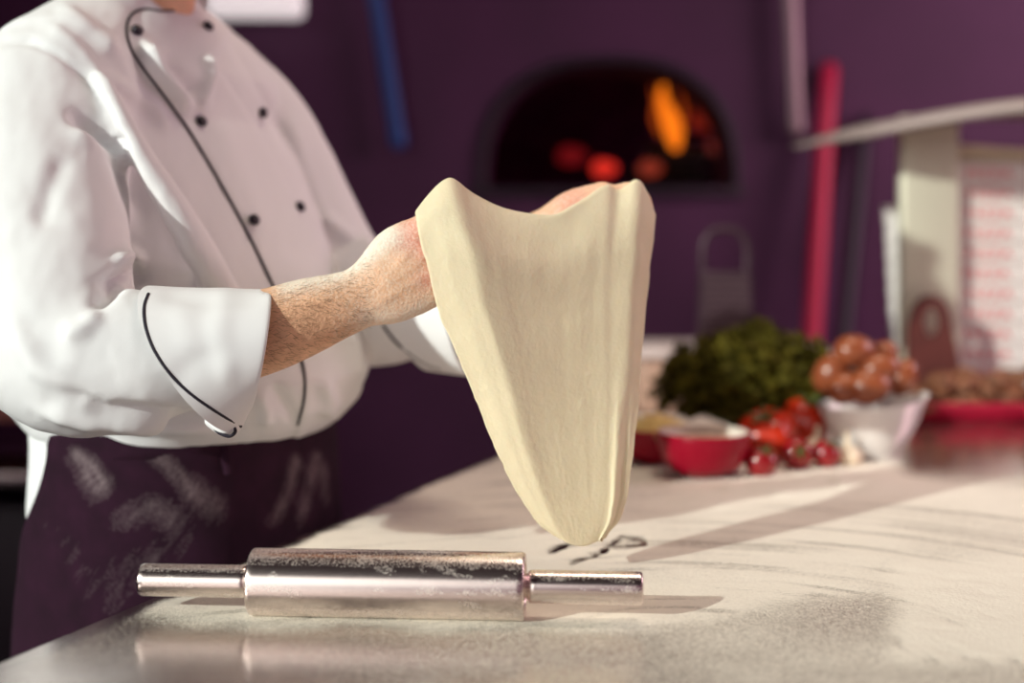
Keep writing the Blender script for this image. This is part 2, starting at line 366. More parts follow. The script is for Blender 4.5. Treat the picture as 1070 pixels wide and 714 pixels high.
# --- body: one continuous surface
def px2m(r, Y): return r / F * Y
mb = MB()
mb.add(*loft([torso_ring(py, cx, half, b) for py, cx, half, b in ((60, 152, 50, .07), (90, 158, 85, .12), (150, 166, 112, .15), (240, 172, 130, .165), (340, 182, 150, .16), (430, 190, 130, .155), (520, 190, 125, .16), (600, 190, 115, .15))]))
mb.add(*tube(J([(150, 60, YT), (152, 10, YT), (163, -50, YT), (172, -80, YT)]), [.05, .058, .057, .06], n=32))
hc = at(192, -128, YT)
V, Fc = uvs(.098, .078, .122, (0, 0, 0), 40, 28); V[:, 0] += np.where(V[:, 2] < -.03, 0.02, 0); V = V @ rotm((0, 0, -PSI)).T; mb.add(V + hc, Fc)
hl = lambda f, r, z: hc + FW * f + RT * r + np.array((0, 0, z))
mb.add(*tube([hl(.088, 0, .025), hl(.105, 0, -.005), hl(.118, 0, -.03)], [.010, .013, .016], n=14)); mb.add(*tube([hl(.09, -.02, -.065), hl(.098, 0, -.066), hl(.09, .02, -.065)], [.007, .009, .007], n=12))
for s in (-1, 1): mb.add(*tube([hl(0, .08 * s, .03), hl(-.006, .088 * s, 0), hl(.002, .082 * s, -.03)], [.010, .014, .008], [.02, .022, .014], side=FW, n=14))
# right arm
mb.add(*tube(J([(50, 120, 1.60), (45, 240, 1.51), (62, 368, 1.415), (120, 378, 1.405), (200, 366, 1.408), (272, 348, 1.416), (320, 331, 1.428), (352, 320, 1.434), (376, 312, 1.438)]),
    [.055, .052, .046, .046, .045, .0420, .0385, .0335, .0305], [.055, .050, .044, .044, .043, .037, .031, .026, .023], n=32))
mb.add(*tube(J([(352, 320, 1.434), (376, 311, 1.438), (402, 299, 1.440), (428, 281, 1.443), (452, 264, 1.446)]), [.0315, .0315, .041, .0475, .043], [.024, .0225, .0205, .0185, .015], n=32))
def finger(pts, r): mb.add(*tube(J(pts), r, n=16, m=5))
finger([(415, 268, 1.440), (446, 231, 1.444), (468, 203, 1.462), (480, 216, 1.487), (477, 236, 1.497)], [.011, .0125, .0105, .0095, .008])
finger([(418, 280, 1.437), (456, 253, 1.442), (488, 245, 1.464), (492, 256, 1.490), (478, 263, 1.502)], [.011, .0125, .0105, .0095, .008])
finger([(416, 292, 1.438), (458, 279, 1.444), (486, 275, 1.466), (488, 285, 1.492), (472, 290, 1.501)], [.011, .012, .010, .009, .008])
finger([(412, 305, 1.442), (448, 304, 1.448), (472, 303, 1.467), (473, 309, 1.487), (460, 312, 1.493)], [.011, .0115, .009, .008, .007])
finger([(392, 292, 1.452), (418, 258, 1.474), (446, 230, 1.488), (466, 210, 1.486)], [.014, .014, .0115, .009])
# left arm
mb.add(*tube(J([(236, 110, 1.93), (308, 222, 1.95), (352, 306, 1.925), (405, 320, 1.865), (470, 302, 1.79), (540, 262, 1.69), (575, 243, 1.600)]),
    [.050, .05, .046, .044, .042, .034, .029], [.050, .05, .044, .042, .038, .028, .024], n=28))
mb.add(*tube(J([(550, 254, 1.610), (575, 243, 1.592), (602, 233, 1.578), (640, 222, 1.562)]), [.028, .029, .037, .036], [.023, .022, .020, .016], n=28))
finger([(608, 226, 1.570), (640, 207, 1.557), (662, 200, 1.552), (674, 216, 1.560), (670, 236, 1.572)], [.012, .0125, .0105, .0095, .008])
finger([(610, 232, 1.570), (642, 222, 1.560), (666, 220, 1.558), (672, 238, 1.572), (662, 252, 1.582)], [.012, .0125, .0105, .0095, .008])
finger([(610, 240, 1.575), (640, 240, 1.566), (660, 242, 1.566), (664, 256, 1.582), (652, 264, 1.590)], [.012, .0115, .010, .009, .008])
finger([(608, 248, 1.580), (636, 258, 1.572), (652, 262, 1.575), (655, 272, 1.588), (645, 276, 1.594)], [.011, .011, .009, .008, .007])
finger([(590, 236, 1.565), (612, 218, 1.552), (634, 205, 1.546), (648, 206, 1.542)], [.014, .014, .0115, .009])
# legs
for s, dx in ((1, .085), (-1, -.085)):
    top = at(190, 560, YT) + RT * dx
    mb.add(*tube([top, (top[0], top[1], .52), (top[0] - .01, top[1], .12), (top[0], top[1], .06)], [.095, .065, .045, .05], n=24))
    mb.add(*tube([(top[0], top[1], .06), np.array((top[0], top[1], .045)) + FW * .12, np.array((top[0], top[1], .035)) + FW * .19], [.035, .035, .025], n=20))
Vb, Fb, Nb = remesh(*mb.get(), 0.0032, 8, 0.5)
pb = project(Vb)
# flour dust, knuckle redness
q = pb; hand = (q[:, 0] > 262) & (q[:, 0] < 700) & (Vb[:, 1] < 1.6)
d1, _, _ = polydist(q, [(300, 296), (350, 285), (385, 262), (405, 245)]); d2, _, _ = polydist(q, [(385, 335), (420, 335), (450, 322)])
fl = np.where(hand, 1.0 * np.exp(-(d1 / 14) ** 2) + 0.50 * np.exp(-(d2 / 14) ** 2) + 0.16 * sstep(330, 380, q[:, 0]), 0)
red = np.zeros(len(Vb))
for (x, y, r) in ((432, 240, 16), (446, 262, 14), (448, 292, 14), (420, 250, 14), (600, 214, 25)): red += np.where(hand, np.exp(-((q[:, 0] - x) ** 2 + (q[:, 1] - y) ** 2) / r ** 2), 0)
# tendons and veins on the back of the hand
Vb = Vb.copy()
front = hand & (Nb[:, 1] < 0.2) & (q[:, 0] < 470)
for L, a, w in (([(395, 300), (425, 268), (446, 234)], .0014, 5), ([(395, 305), (430, 280), (456, 256)], .0014, 5), ([(395, 312), (430, 296), (458, 282)], .0012, 5), ([(385, 322), (405, 312), (418, 306), (436, 312)], .0012, 3.5), ([(300, 318), (340, 316), (372, 322)], .0012, 5), ([(448, 245), (452, 262)], .0, 5)):
    d, t, s = polydist(q, L); Vb[front] += (Nb * (a * np.exp(-(d / w) ** 2) * np.sin(np.clip(t, .05, .95) * math.pi) ** .5)[:, None])[front]
M_skin = mat('skin', (0.80, 0.46, 0.28), 0.55, var=0.12, scale=45, bump=0.35, bscale=350, sss=0.08)
mix_attr(M_skin, 'red', (0.62, 0.22, 0.17), 40, 0.75, 0.3, None)
mix_attr(M_skin, 'flour', (0.86, 0.78, 0.66), 420, 0.9, 1.7, 0.9)
person = make('person', Vb, Fb, M_skin, attrs={'flour': fl, 'red': np.clip(red, 0, 1)}, origin=BASE)
tag(person, 'chef in white double-breasted jacket and dark apron stretching dough on both fists', 'person')
# hair cap
mbh = MB(); V, Fc = uvs(.104, .086, .124, (0, 0, 0), 36, 24); V[:, 2] = np.maximum(V[:, 2], -0.03 + 0.9 * np.clip(V[:, 0], -.02, 1) + 0.02); V[:, 0] -= 0.008
mbh.add(V @ rotm((0, 0, -PSI)).T + hc + np.array((0, 0, .006)), Fc); make('hair', *mbh.get(), M_hair, person)
m_eye = mat('dark_eye', (0.03, 0.02, 0.02), .2)
for sgn in (-1, 1):
    V, Fc = uvs(.006, .012, .0075, nu=16, nv=10); make('eye', V @ rotm((0, 0, -PSI)).T + hl(.0865, .033 * sgn, .022), Fc, m_eye, person)
# fine hairs on the forearm
bvb = BVHTree.FromPolygons(Vb.tolist(), Fb)
def ray(px, py, tree):
    d = Vector(((px - CX) / F, 1, -(py - HY) / F)).normalized(); loc, nor, i, dist = tree.ray_cast(Vector((0, 0, CAMZ)), d)
    return (np.array(loc), np.array(nor)) if loc is not None else (None, None)
mbq = MB(); axis = at(376, 312, 1.438) - at(272, 348, 1.415); axis /= np.linalg.norm(axis)
for k in range(950):
    u = random.random() ** 1.15; x = 266 + 122 * u; yc = 349 - 37 * u; y = yc + random.uniform(-46, 46)
    L, nn = ray(x, y, bvb)
    if L is None: continue
    dirn = axis * random.uniform(.5, 1) + np.array((random.uniform(-.2, .2), 0, random.uniform(-.9, .25))); dirn = dirn - nn * dirn.dot(nn); dirn /= np.linalg.norm(dirn)
    ln = random.uniform(.005, .010); w = np.cross(dirn, nn) * 0.00013
    p0 = L - nn * .0002; p1 = L + dirn * ln * .5 + nn * .0012; p2 = L + dirn * ln + nn * .0014
    mbq.add([p0 - w, p0 + w, p1 - w * .7, p1 + w * .7, p2], [(0, 1, 3, 2), (2, 3, 4)])
tag(make('arm_hair', *mbq.get(), M_armhair, person), kind='stuff')

# --- jacket: torso and sleeves as one cloth surface
T_K = YT / 1.61
T_ROWS = [(-22, 146, 52, .070, .010), (-4, 152, 64, .085, .024), (18, 158, 88, .120, .022), (45, 162, 110, .155, .012), (80, 164, 128, .180, .0), (130, 165, 139, .200, 0), (200, 168, 154, .197, 0), (280, 176, 172, .192, 0), (340, 185, 188, .19, 0), (385, 190, 197, .19, 0),
          (418, 190, 184, .186, 0), (438, 191, 166, .18, 0), (449, 192, 152, .172, 0), (470, 192, 146, .165, 0)]
torso = loft([torso_ring(*r) for r in T_ROWS])
mb = MB(); mb.add(*torso)
# right sleeve
mb.add(*tube(J([(62, 95, 1.64), (40, 140, 1.60), (34, 240, 1.51), (48, 330, 1.44), (78, 372, 1.41), (140, 376, 1.405), (190, 369, 1.409), (222, 364, 1.412)]),
    [.094, .103, .101, .093, .079, .071, .060, .050], [.094, .096, .090, .080, .070, .062, .054, .046], n=40))
mb.add(*tube(J([(100, 60, 1.72), (62, 95, 1.64)]), [.083, .094], n=32))
# left sleeve
mb.add(*tube(J([(225, 92, 1.92), (262, 140, 1.94), (308, 225, 1.95), (350, 305, 1.93), (395, 322, 1.87), (430, 317, 1.83), (452, 308, 1.80)]),
    [.074, .084, .083, .083, .077, .065, .057], [.074, .080, .078, .077, .071, .063, .059], n=40))
mb.add(*tube(J([(190, 62, 1.84), (225, 92, 1.92)]), [.066, .074], n=32))
# a roll of cloth from the armhole down across the chest
mb.add(*tube(J([(104, 80, 1.562), (113, 98, 1.556), (130, 132, 1.550), (150, 168, 1.547), (184, 221, 1.553), (213, 270, 1.570), (238, 310, 1.605)]), [.006, .010, .012, .014, .017, .019, .016], [.006, .012, .018, .022, .024, .022, .016], n=20))
Vj, Fj, Nj = remesh(*mb.get(), 0.0042, 9, 0.55)
torso_tree = BVHTree.FromPolygons(Vj.tolist(), Fj)
pj = project(Vj); vis = sstep(0.35, -0.1, Nj[:, 1]) * sstep(0, 1, np.ones(len(Vj)))
isarm = (Vj[:, 1] < 1.55)
PIPE = [(184, 12), (166, 12), (150, 10), (138, 15), (132, 28), (134, 45), (142, 61), (165, 92), (190, 126), (215, 166), (240, 210), (262, 251), (282, 293), (300, 330), (312, 365), (318, 395), (317, 420), (311, 443)]
# creases and ridges of the cloth: (polyline, height, width in px, only sleeve / only chest / both)
FOLDS = [
    ([(96, 78), (118, 108), (142, 155), (165, 202), (195, 255), (222, 288)], .003, 9, 'c'),
    ([(75, 110), (105, 140), (130, 175), (150, 240)], -.006, 10, 'b'),
    ([(60, 5), (95, 28), (128, 56)], .004, 7, 'c'),
    ([(48, 24), (80, 48), (108, 82)], .003, 6, 'c'),
    ([(100, 75), (130, 92), (160, 112), (180, 140)], .004, 7, 'c'),
    ([(145, 46), (158, 70), (175, 92), (196, 116)], .014, 7, 'c'),
    ([(214, 58), (217, 78), (211, 98), (203, 116)], .009, 6, 'c'),
    ([(165, 60), (188, 85), (200, 100)], -.006, 9, 'c'),
    ([(220, 120), (250, 190), (280, 250)], .003, 14, 'c'),
    ([(300, 120), (320, 180), (345, 240)], .003, 9, 'c'),
    ([(330, 225), (365, 250), (395, 262)], .006, 8, 'c'),
    ([(70, 118), (100, 132), (135, 158)], -.006, 7, 's'),
    ([(72, 135), (105, 150), (132, 172)], .004, 8, 's'),
    ([(70, 160), (52, 200), (42, 240)], -.004, 12, 's'),
    ([(152, 296), (140, 285), (128, 290), (112, 305), (95, 322)], -.011, 8, 's'),
    ([(118, 275), (135, 268), (150, 278)], .008, 8, 's'),
    ([(105, 325), (85, 345), (65, 350)], .006, 10, 's'),
    ([(10, 330), (40, 385), (90, 415), (140, 432)], .006, 12, 's'),
    ([(60, 402), (110, 425), (175, 436), (235, 440)], -.009, 8, 'b'),
    ([(35, 425), (90, 442), (160, 447), (230, 449)], .006, 7, 'b'),
    ([(0, 46), (30, 42), (60, 56), (90, 80), (115, 115), (130, 160)], -.0035, 4, 'b'),
    ([(230, 30), (262, 75), (285, 120), (305, 165)], -.003, 5, 'c'),
    ([(285, 400), (300, 425), (310, 440)], -.005, 7, 'c'), ([(335, 395), (345, 420), (340, 436)], .005, 8, 'c'), ([(270, 410), (278, 430), (276, 446)], .005, 7, 'c'),
]
disp = np.zeros(len(Vj))
for L, a, w, who in FOLDS:
    d, t, s = polydist(pj, L); f = 1.35 * a * np.exp(-(d / w) ** 2) * np.clip(np.minimum(t, 1 - t) * 5 + .15, 0, 1)
    if who == 'c': f = f * sstep(1.50, 1.58, Vj[:, 1])
    if who == 's': f = f * sstep(1.68, 1.62, Vj[:, 1])
    disp += f * vis
# overlap panel stands slightly proud right of its piped edge
d, t, s = polydist(pj, PIPE); disp += np.where((s < 0) & (d < 60) & (~isarm), 0.0025 * sstep(0, 3, d), 0) * vis
wr = fbm(pj[:, 0] / 38 + pj[:, 1] / 90, pj[:, 1] / 60 - pj[:, 0] / 90, 41, 3) - .5
disp += 0.006 * wr * vis
Vj = Vj + Nj * disp[:, None]
Vj, Fj, Nj = evaluated(Vj, Fj, [('SMOOTH', dict(iterations=2, factor=.5))])
jacket = make('jacket', Vj, Fj, M_cloth, person)
jt = BVHTree.FromPolygons(Vj.tolist(), Fj)
# torso-only tree for details the sleeves cover
def chest_point(px, py):
    """surface point of the chest along a sight line, skipping the near sleeve"""
    o = Vector((0, 0, CAMZ)); dvec = Vector(((px - CX) / F, 1, -(py - HY) / F)).normalized()
    for _ in range(6):
        loc, nor, i, dist = jt.ray_cast(o, dvec)
        if loc is None: return None, None
        if loc.y > 1.54 and nor.dot(dvec) < 0.05: return np.array(loc), np.array(nor)
        o = loc + dvec * 0.002
    return None, None
def surface_line(pts, fn, m=8, off=.001):
    P = []
    for x, y in catmull([(a, b, 0) for a, b in pts], m)[:, :2]:
        L, nn = fn(x, y)
        if L is not None: P.append(L + nn * off)
    return np.array(P)
def smooth_path(P, k=3):
    P = P.copy()
    for _ in range(k): P[1:-1] = (P[:-2] + 2 * P[1:-1] + P[2:]) / 4
    return P
P = smooth_path(surface_line(PIPE, chest_point), 4)
make('piping', *tube(P, [.0016] * len(P), n=8, m=1), M_piping, jacket)
for (bx, by) in ((142, 33), (216, 29), (209, 128), (273, 118), (264, 231), (312, 217), (300, 320), (338, 318)):
    L, nn = chest_point(bx, by)
    if L is None: continue
    q4 = np.array(Vector(nn).to_track_quat('Z', 'Y').to_matrix())
    V, Fc = lathe([(.0005, .0080), (.0035, .0076), (.006, .0064), (.0071, .0044), (.0071, .0024), (.0056, .0005), (.003, -.002)], 20, cap=True)
    make('button', V @ q4.T + L, Fc, M_button, jacket)
# right cuff: turned-back tube with an oblique piped edge
def cuff(ringA, ringB, name, side_n=48):
    rings = []
    for t in np.linspace(0, 1, 14): rings.append(ringA * (1 - t) + ringB * t)
    inn = []
    cB = ringB.mean(0); cA = ringA.mean(0)
    for t in np.linspace(1, 0.25, 8): r = ringA * (1 - t) + ringB * t; c = cA * (1 - t) + cB * t; inn.append(c + (r - c) * (1 - .004 / np.linalg.norm(r - c, axis=1).mean()))
    return loft(rings + inn, cap=False)
def ell_ring(top, bot, depth, n=48, dirn=(0, 1, 0)):
    c = (top + bot) / 2; u = (top - bot) / 2; t = np.linspace(0, 2 * math.pi, n, endpoint=False)
    s = np.array(dirn, float); uu = u / np.linalg.norm(u); s = s - uu * s.dot(uu); s /= np.linalg.norm(s)
    return c + np.cos(t)[:, None] * u + np.sin(t)[:, None] * s * depth
rA = ell_ring(at(150, 300, 1.398), at(252, 449, 1.412), .072, dirn=(.2, 1, 0)); rB = ell_ring(at(283, 302, 1.425), at(262, 428, 1.408), .058, dirn=(-.25, 1, 0))
V, Fc = cuff(rA, rB, 'cuff')
# gentle dents in the cuff
pc = project(V); cc = (V - V.mean(0)); cn = cc - np.outer(cc @ (rB.mean(0) - rA.mean(0)), rB.mean(0) - rA.mean(0)) / np.dot(rB.mean(0) - rA.mean(0), rB.mean(0) - rA.mean(0)); cn /= np.linalg.norm(cn, axis=1)[:, None]
for L, a, w in (([(180, 310), (225, 316), (270, 312)], -.003, 7), ([(235, 312), (228, 345), (236, 390)], .003, 10), ([(185, 395), (205, 375), (230, 372)], -.003, 9), ([(190, 330), (200, 360)], .002, 12)):
    d, t, s = polydist(pc, L); V = V + cn * (a * np.exp(-(d / w) ** 2))[:, None]
V, Fc, _ = evaluated(V, Fc, [('SUBSURF', dict(levels=1))])
make('cuff', V, Fc, M_cloth, jacket)
ct = BVHTree.FromPolygons(V.tolist(), Fc)
P = smooth_path(surface_line([(155, 307), (151, 318), (150.5, 330), (153, 345), (161, 366), (177, 390), (197, 410), (222, 428), (252, 446)], lambda x, y: ray(x, y, ct), off=.0005), 3)
make('piping', *tube(P, [.0017] * len(P), n=8, m=1), M_piping, jacket)
P = J([(222, 446, 1.385), (230, 453, 1.383), (240, 456, 1.383), (246, 451, 1.385), (243, 445, 1.389)])
make('piping', *tube(P, [.0017] * 5, n=8, m=6), M_piping, jacket)
V, Fc = tube(J([(222, 440, 1.393), (234, 447, 1.390), (244, 448, 1.391)]), [.007, .0075, .004], [.010, .010, .006], n=20); make('cuff', V, Fc, M_cloth, jacket)
# left cuff
lA = ell_ring(at(398, 255, 1.865), at(448, 388, 1.825), .073, dirn=(.3, 1, 0)); lB = ell_ring(at(472, 258, 1.785), at(494, 394, 1.77), .066, dirn=(.3, 1, 0))
V, Fc = cuff(lA, lB, 'cuff'); V, Fc, _ = evaluated(V, Fc, [('SUBSURF', dict(levels=1))]); make('cuff', V, Fc, M_cloth, jacket)
ct = BVHTree.FromPolygons(V.tolist(), Fc)
P = surface_line([(401, 340), (412, 355), (428, 370), (445, 381), (460, 386)], lambda x, y: ray(x, y, ct) if ray(x, y, ct)[0] is not None else ray(x, y, jt), off=.001)
if len(P) > 3: P = smooth_path(P, 3); make('piping', *tube(P, [.0019] * len(P), n=8, m=1), M_piping, jacket)
# collar band
ph = np.radians(np.linspace(28, 285, 48)); rings = []
for rr, pyy in ((1.0, 14), (1.0, 2), (.97, -14), (.95, -28)): rings.append(torso_ring(pyy, 152 + (14 - pyy) * .25, 62 * rr, .088 * rr, .024, ph))
for rr, pyy in ((.90, -28), (.92, -14), (.94, 6)): rings.append(torso_ring(pyy, 152 + (14 - pyy) * .25, 62 * rr, .088 * rr, .024, ph))
make('collar', *loft(rings, cap=False, closed=False), M_cloth, jacket)
# tail of the jacket hanging below the waist at the back
phi = np.radians(np.linspace(105, 215, 40)); rings = []
for pyy, h in ((436, 162), (455, 160), (480, 161), (505, 163), (528, 164)): rings.append(torso_ring(pyy, 190, h, .176, 0, phi))
Vt, Ft = loft(rings, cap=False, closed=False); Vt, Ft, _ = evaluated(Vt, Ft, [('SOLIDIFY', dict(thickness=.003, offset=-1)), ('SUBSURF', dict(levels=1))])
make('jacket_tail', Vt, Ft, M_cloth, jacket)
# --- apron
phi = np.radians(np.linspace(-150, 113, 110)); rings = []
PE = {428: 104, 440: 104, 456: 104, 470: 105, 500: 110, 540: 124, 600: 138, 680: 145, 800: 150, 1000: 150}
for k, (pyy, cx, h) in enumerate(((428, 192, 145), (440, 192, 152), (456, 192, 155), (470, 191, 156), (500, 190, 159), (540, 188, 163), (600, 186, 166), (680, 184, 168), (800, 182, 170), (1000, 182, 172))):
    phi = np.radians(np.linspace(-150, PE[pyy], 110)); r = torso_ring(pyy, cx, h, .178, 0, phi, grow=.004)
    amp = sstep(470, 600, pyy) * .006 + .0005
    r += (np.cos(phi)[:, None] * FW + np.sin(phi)[:, None] * RT) * (amp * np.sin(phi * 9 + k * .25) * (0.6 + .4 * np.sin(phi * 3)))[:, None]; rings.append(r)
Va, Fa = loft(rings, cap=False, closed=False); Va, Fa, Na = evaluated(Va, Fa, [('SUBSURF', dict(levels=2)), ('SOLIDIFY', dict(thickness=.003, offset=1))])
pa = project(Va); fl = np.zeros(len(Va))
for L, a, w in (([(80, 478), (95, 490), (108, 505)], .7, 9), ([(90, 500), (100, 515)], .4, 9), ([(150, 465), (175, 485), (200, 512)], .5, 9), ([(205, 510), (225, 530)], .45, 12), ([(130, 540), (160, 530), (180, 540)], .35, 12), ([(155, 578), (162, 580)], 1.2, 4), ([(310, 480), (300, 520), (285, 545)], .45, 6), ([(330, 478), (322, 515), (315, 540)], .45, 6), ([(338, 490), (340, 520)], .35, 5), ([(60, 560), (90, 600), (110, 640)], .07, 30), ([(140, 600), (200, 560)], .07, 30)):
    d, t, s = polydist(pa, L); fl += a * np.exp(-(d / w) ** 2)
fl *= 0.1 + 1.7 * fbm((pa[:, 0] * .8 - pa[:, 1] * .6) / 5, (pa[:, 0] * .6 + pa[:, 1] * .8) / 22, 77, 5) ** 1.6; fl *= sstep(0, .06, fl)
apron = make('apron', Va, Fa, M_apron, person, attrs={'flour': fl})
# waistband and its knot
rings = []
phi = np.radians(np.linspace(-150, 104, 110))
for pyy, g in ((438, .004), (440, .007), (452, .008), (454, .004)): rings.append(torso_ring(pyy, 192, 153, .177, 0, phi, grow=g))
Vw, Fw = loft(rings, cap=False, closed=False); make('waistband', Vw, Fw, M_apron, apron)
at_ = BVHTree.FromPolygons(Va.tolist(), Fa)
Pk = [ray(x, y, at_)[0] for x, y in ((236, 468), (237, 480), (239, 494))]
if all(p is not None for p in Pk): make('strap_end', *tube([p + np.array((0, -.004, 0)) for p in Pk], [.006, .006, .005], [.003] * 3, n=14), M_apron, apron)
# trousers and shoes (below the table edge)
mb = MB()
for dx in (.085, -.085):
    top = at(190, 560, YT) + RT * dx; mb.add(*tube([top, (top[0], top[1], .5), (top[0], top[1], .10)], [.100, .085, .075], n=28))
mb.add(*loft([torso_ring(p, 190, h, b) for p, h, b in ((440, 140, .165), (520, 145, .17), (620, 140, .17))])); Vq, Fq, _ = remesh(*mb.get(), .012, 6); make('trousers', Vq, Fq, M_trouser, person)
for dx in (.085, -.085):
    top = at(190, 560, YT) + RT * dx
    V, Fc = tube([np.array((top[0], top[1], .05)) - FW * .05, np.array((top[0], top[1], .055)) + FW * .05, np.array((top[0], top[1], .045)) + FW * .20], [.05, .05, .042], [.05, .05, .042], n=24); V[:, 2] = np.maximum(V[:, 2], .001); make('shoe', V, Fc, M_shoe, person)

# ------------------------------------------------------------------ the sheet of dough
def dough_sheet():
    L_ = [(433, 222), (437, 243), (446, 280), (456, 320), (470, 355), (487, 395), (505, 440), (521, 478), (540, 516), (560, 546), (580, 561)]
    R_ = [(686, 226), (683, 255), (679, 290), (675, 330), (671, 380), (667, 430), (661, 480), (655, 520), (648, 543), (640, 553), (634, 560)]
    T_ = [(433, 222), (441, 211), (450, 200), (460, 190), (470, 185), (479, 189), (490, 198), (505, 207), (522, 215), (540, 220), (560, 223), (580, 223), (598, 214), (613, 205), (626, 196), (636, 192.5), (646, 198), (655, 193), (663, 187), (670, 189), (676, 199), (681, 212), (686, 226)]
    B_ = [(580, 561), (590, 567), (600, 570.5), (607, 571.5), (615, 570.5), (625, 566), (634, 560)]
    def par(L, n):
        C = catmull([(a, b, 0) for a, b in L], 20)[:, :2]; s = np.concatenate(([0], np.cumsum(np.hypot(*np.diff(C, axis=0).T)))); s /= s[-1]
        t = np.linspace(0, 1, n); return np.stack((np.interp(t, s, C[:, 0]), np.interp(t, s, C[:, 1])), 1)
    nu, nv = 150, 170
    T, B = par(T_, nu), par(B_, nu); Lf, Rt = par(L_, nv), par(R_, nv)
    e_ = sstep(0, .1, np.linspace(0, 1, nv)) * sstep(1, .9, np.linspace(0, 1, nv)); Lf[:, 0] += 3.0 * e_ * (fbm(np.arange(nv) / 6., 0, 55, 3) - .5); Rt[:, 0] += 2.0 * e_ * (fbm(np.arange(nv) / 8., 7, 56, 3) - .5)
    u = np.linspace(0, 1, nu)[None, :, None]; v = np.linspace(0, 1, nv)[:, None, None]
    S = (1 - u) * Lf[:, None] + u * Rt[:, None] + (1 - v) * T[None] + v * B[None] - ((1 - u) * (1 - v) * T[0] + u * (1 - v) * T[-1] + (1 - u) * v * B[0] + u * v * B[-1])
    uc = [0, .10, .22, .34, .55, .78, .90, 1.0]; vc = [0, .05, .15, .40, .70, 1.0]
    D = np.array([[1.427, 1.440, 1.452, 1.456, 1.464, 1.496, 1.505, 1.500],
                  [1.418, 1.421, 1.432, 1.442, 1.460, 1.482, 1.488, 1.492],
                  [1.421, 1.415, 1.413, 1.424, 1.447, 1.466, 1.472, 1.484],
                  [1.432, 1.425, 1.423, 1.430, 1.446, 1.458, 1.462, 1.474],
                  [1.449, 1.443, 1.441, 1.446, 1.453, 1.457, 1.460, 1.466],
                  [1.472, 1.467, 1.464, 1.463, 1.463, 1.464, 1.466, 1.470]])
    D = D + .050 * np.clip((np.array(uc) - .22) / .78, 0, 1)[None, :] * np.array([1, 1, 1, .9, .6, .3])[:, None]
    def smooth1(xc, Y, x):      # monotone-ish smooth interpolation
        from numpy import interp
        out = np.stack([np.interp(x, xc, row) for row in Y]); return out
    Du = smooth1(uc, D, np.linspace(0, 1, nu)); Dv = smooth1(vc, Du.T, np.linspace(0, 1, nv)).T
    for _ in range(70):
        E = np.pad(Dv, 1, mode='edge'); E[0] = 2 * E[1] - E[2]; E[-1] = 2 * E[-2] - E[-3]; Dv = (E[1:-1, :-2] + E[1:-1, 2:] + E[:-2, 1:-1] + E[2:, 1:-1] + 4 * Dv) / 8
    U, W = np.meshgrid(np.linspace(0, 1, nu), np.linspace(0, 1, nv))
    wr = (fbm(U * 13 + .6 * W, W * 3.0, 51, 3) - .5) * .0018 * sstep(0, .12, W) * (1 - .6 * W) + (fbm(U * 50, W * 60, 52, 3) - .5) * .0004
    fold = -.0032 * np.exp(-((U - .80 - .06 * W) / .035) ** 2) * sstep(.45, .8, W) + .0028 * np.exp(-((U - .90) / .03) ** 2) * sstep(.4, .8, W)
    Dv = Dv + wr + fold
    P = np.empty((nv, nu, 3)); P[..., 0] = (S[..., 0] - CX) / F * Dv; P[..., 1] = Dv; P[..., 2] = CAMZ - (S[..., 1] - HY) / F * Dv
    # the part that folds back over the hands
    nb = 26; back = []
    top = P[0]; length = np.interp(np.linspace(0, 1, nu), [0, .1, .22, .4, .55, .7, .8, .9, 1], [.008, .03, .055, .05, .045, .035, .04, .05, .012])
    for k in range(nb, 0, -1):
        a = k / nb; r = .016; s = a * length
        ang_ = np.minimum(s / r, math.pi * .55); dy = r * np.sin(ang_) + np.maximum(s - r * math.pi * .55, 0) * .25; dz = -r * (1 - np.cos(ang_)) - np.maximum(s - r * math.pi * .55, 0)
        q_ = top.copy(); q_[:, 1] += dy; q_[:, 2] += dz; back.append(q_)
    G = np.concatenate((np.array(back), P), 0); n0 = len(G)
    for _ in range(3): G[nb - 4:nb + 5, 1:-1] = (G[nb - 5:nb + 4, 1:-1] + G[nb - 3:nb + 6, 1:-1] + 2 * G[nb - 4:nb + 5, 1:-1]) / 4
    idx = np.arange(n0 * nu).reshape(n0, nu)
    quads = np.stack((idx[:-1, :-1].ravel(), idx[1:, :-1].ravel(), idx[1:, 1:].ravel(), idx[:-1, 1:].ravel()), 1)
    V, Fc, _ = evaluated(G.reshape(-1, 3), quads, [('SOLIDIFY', dict(thickness=.0055, offset=-1.0)), ('SMOOTH', dict(iterations=3, factor=.5))])
    m = mat('raw_dough', (0.80, 0.685, 0.475), 0.75, var=0.025, scale=30, bump=0.16, bscale=260, sss=0.15)
    o = make('dough', V, Fc, m, origin=at(570, 300, 1.45))
    tag(o, 'thin sheet of pale pizza dough hanging from the chef\'s fists above the table', 'dough')
dough_sheet()

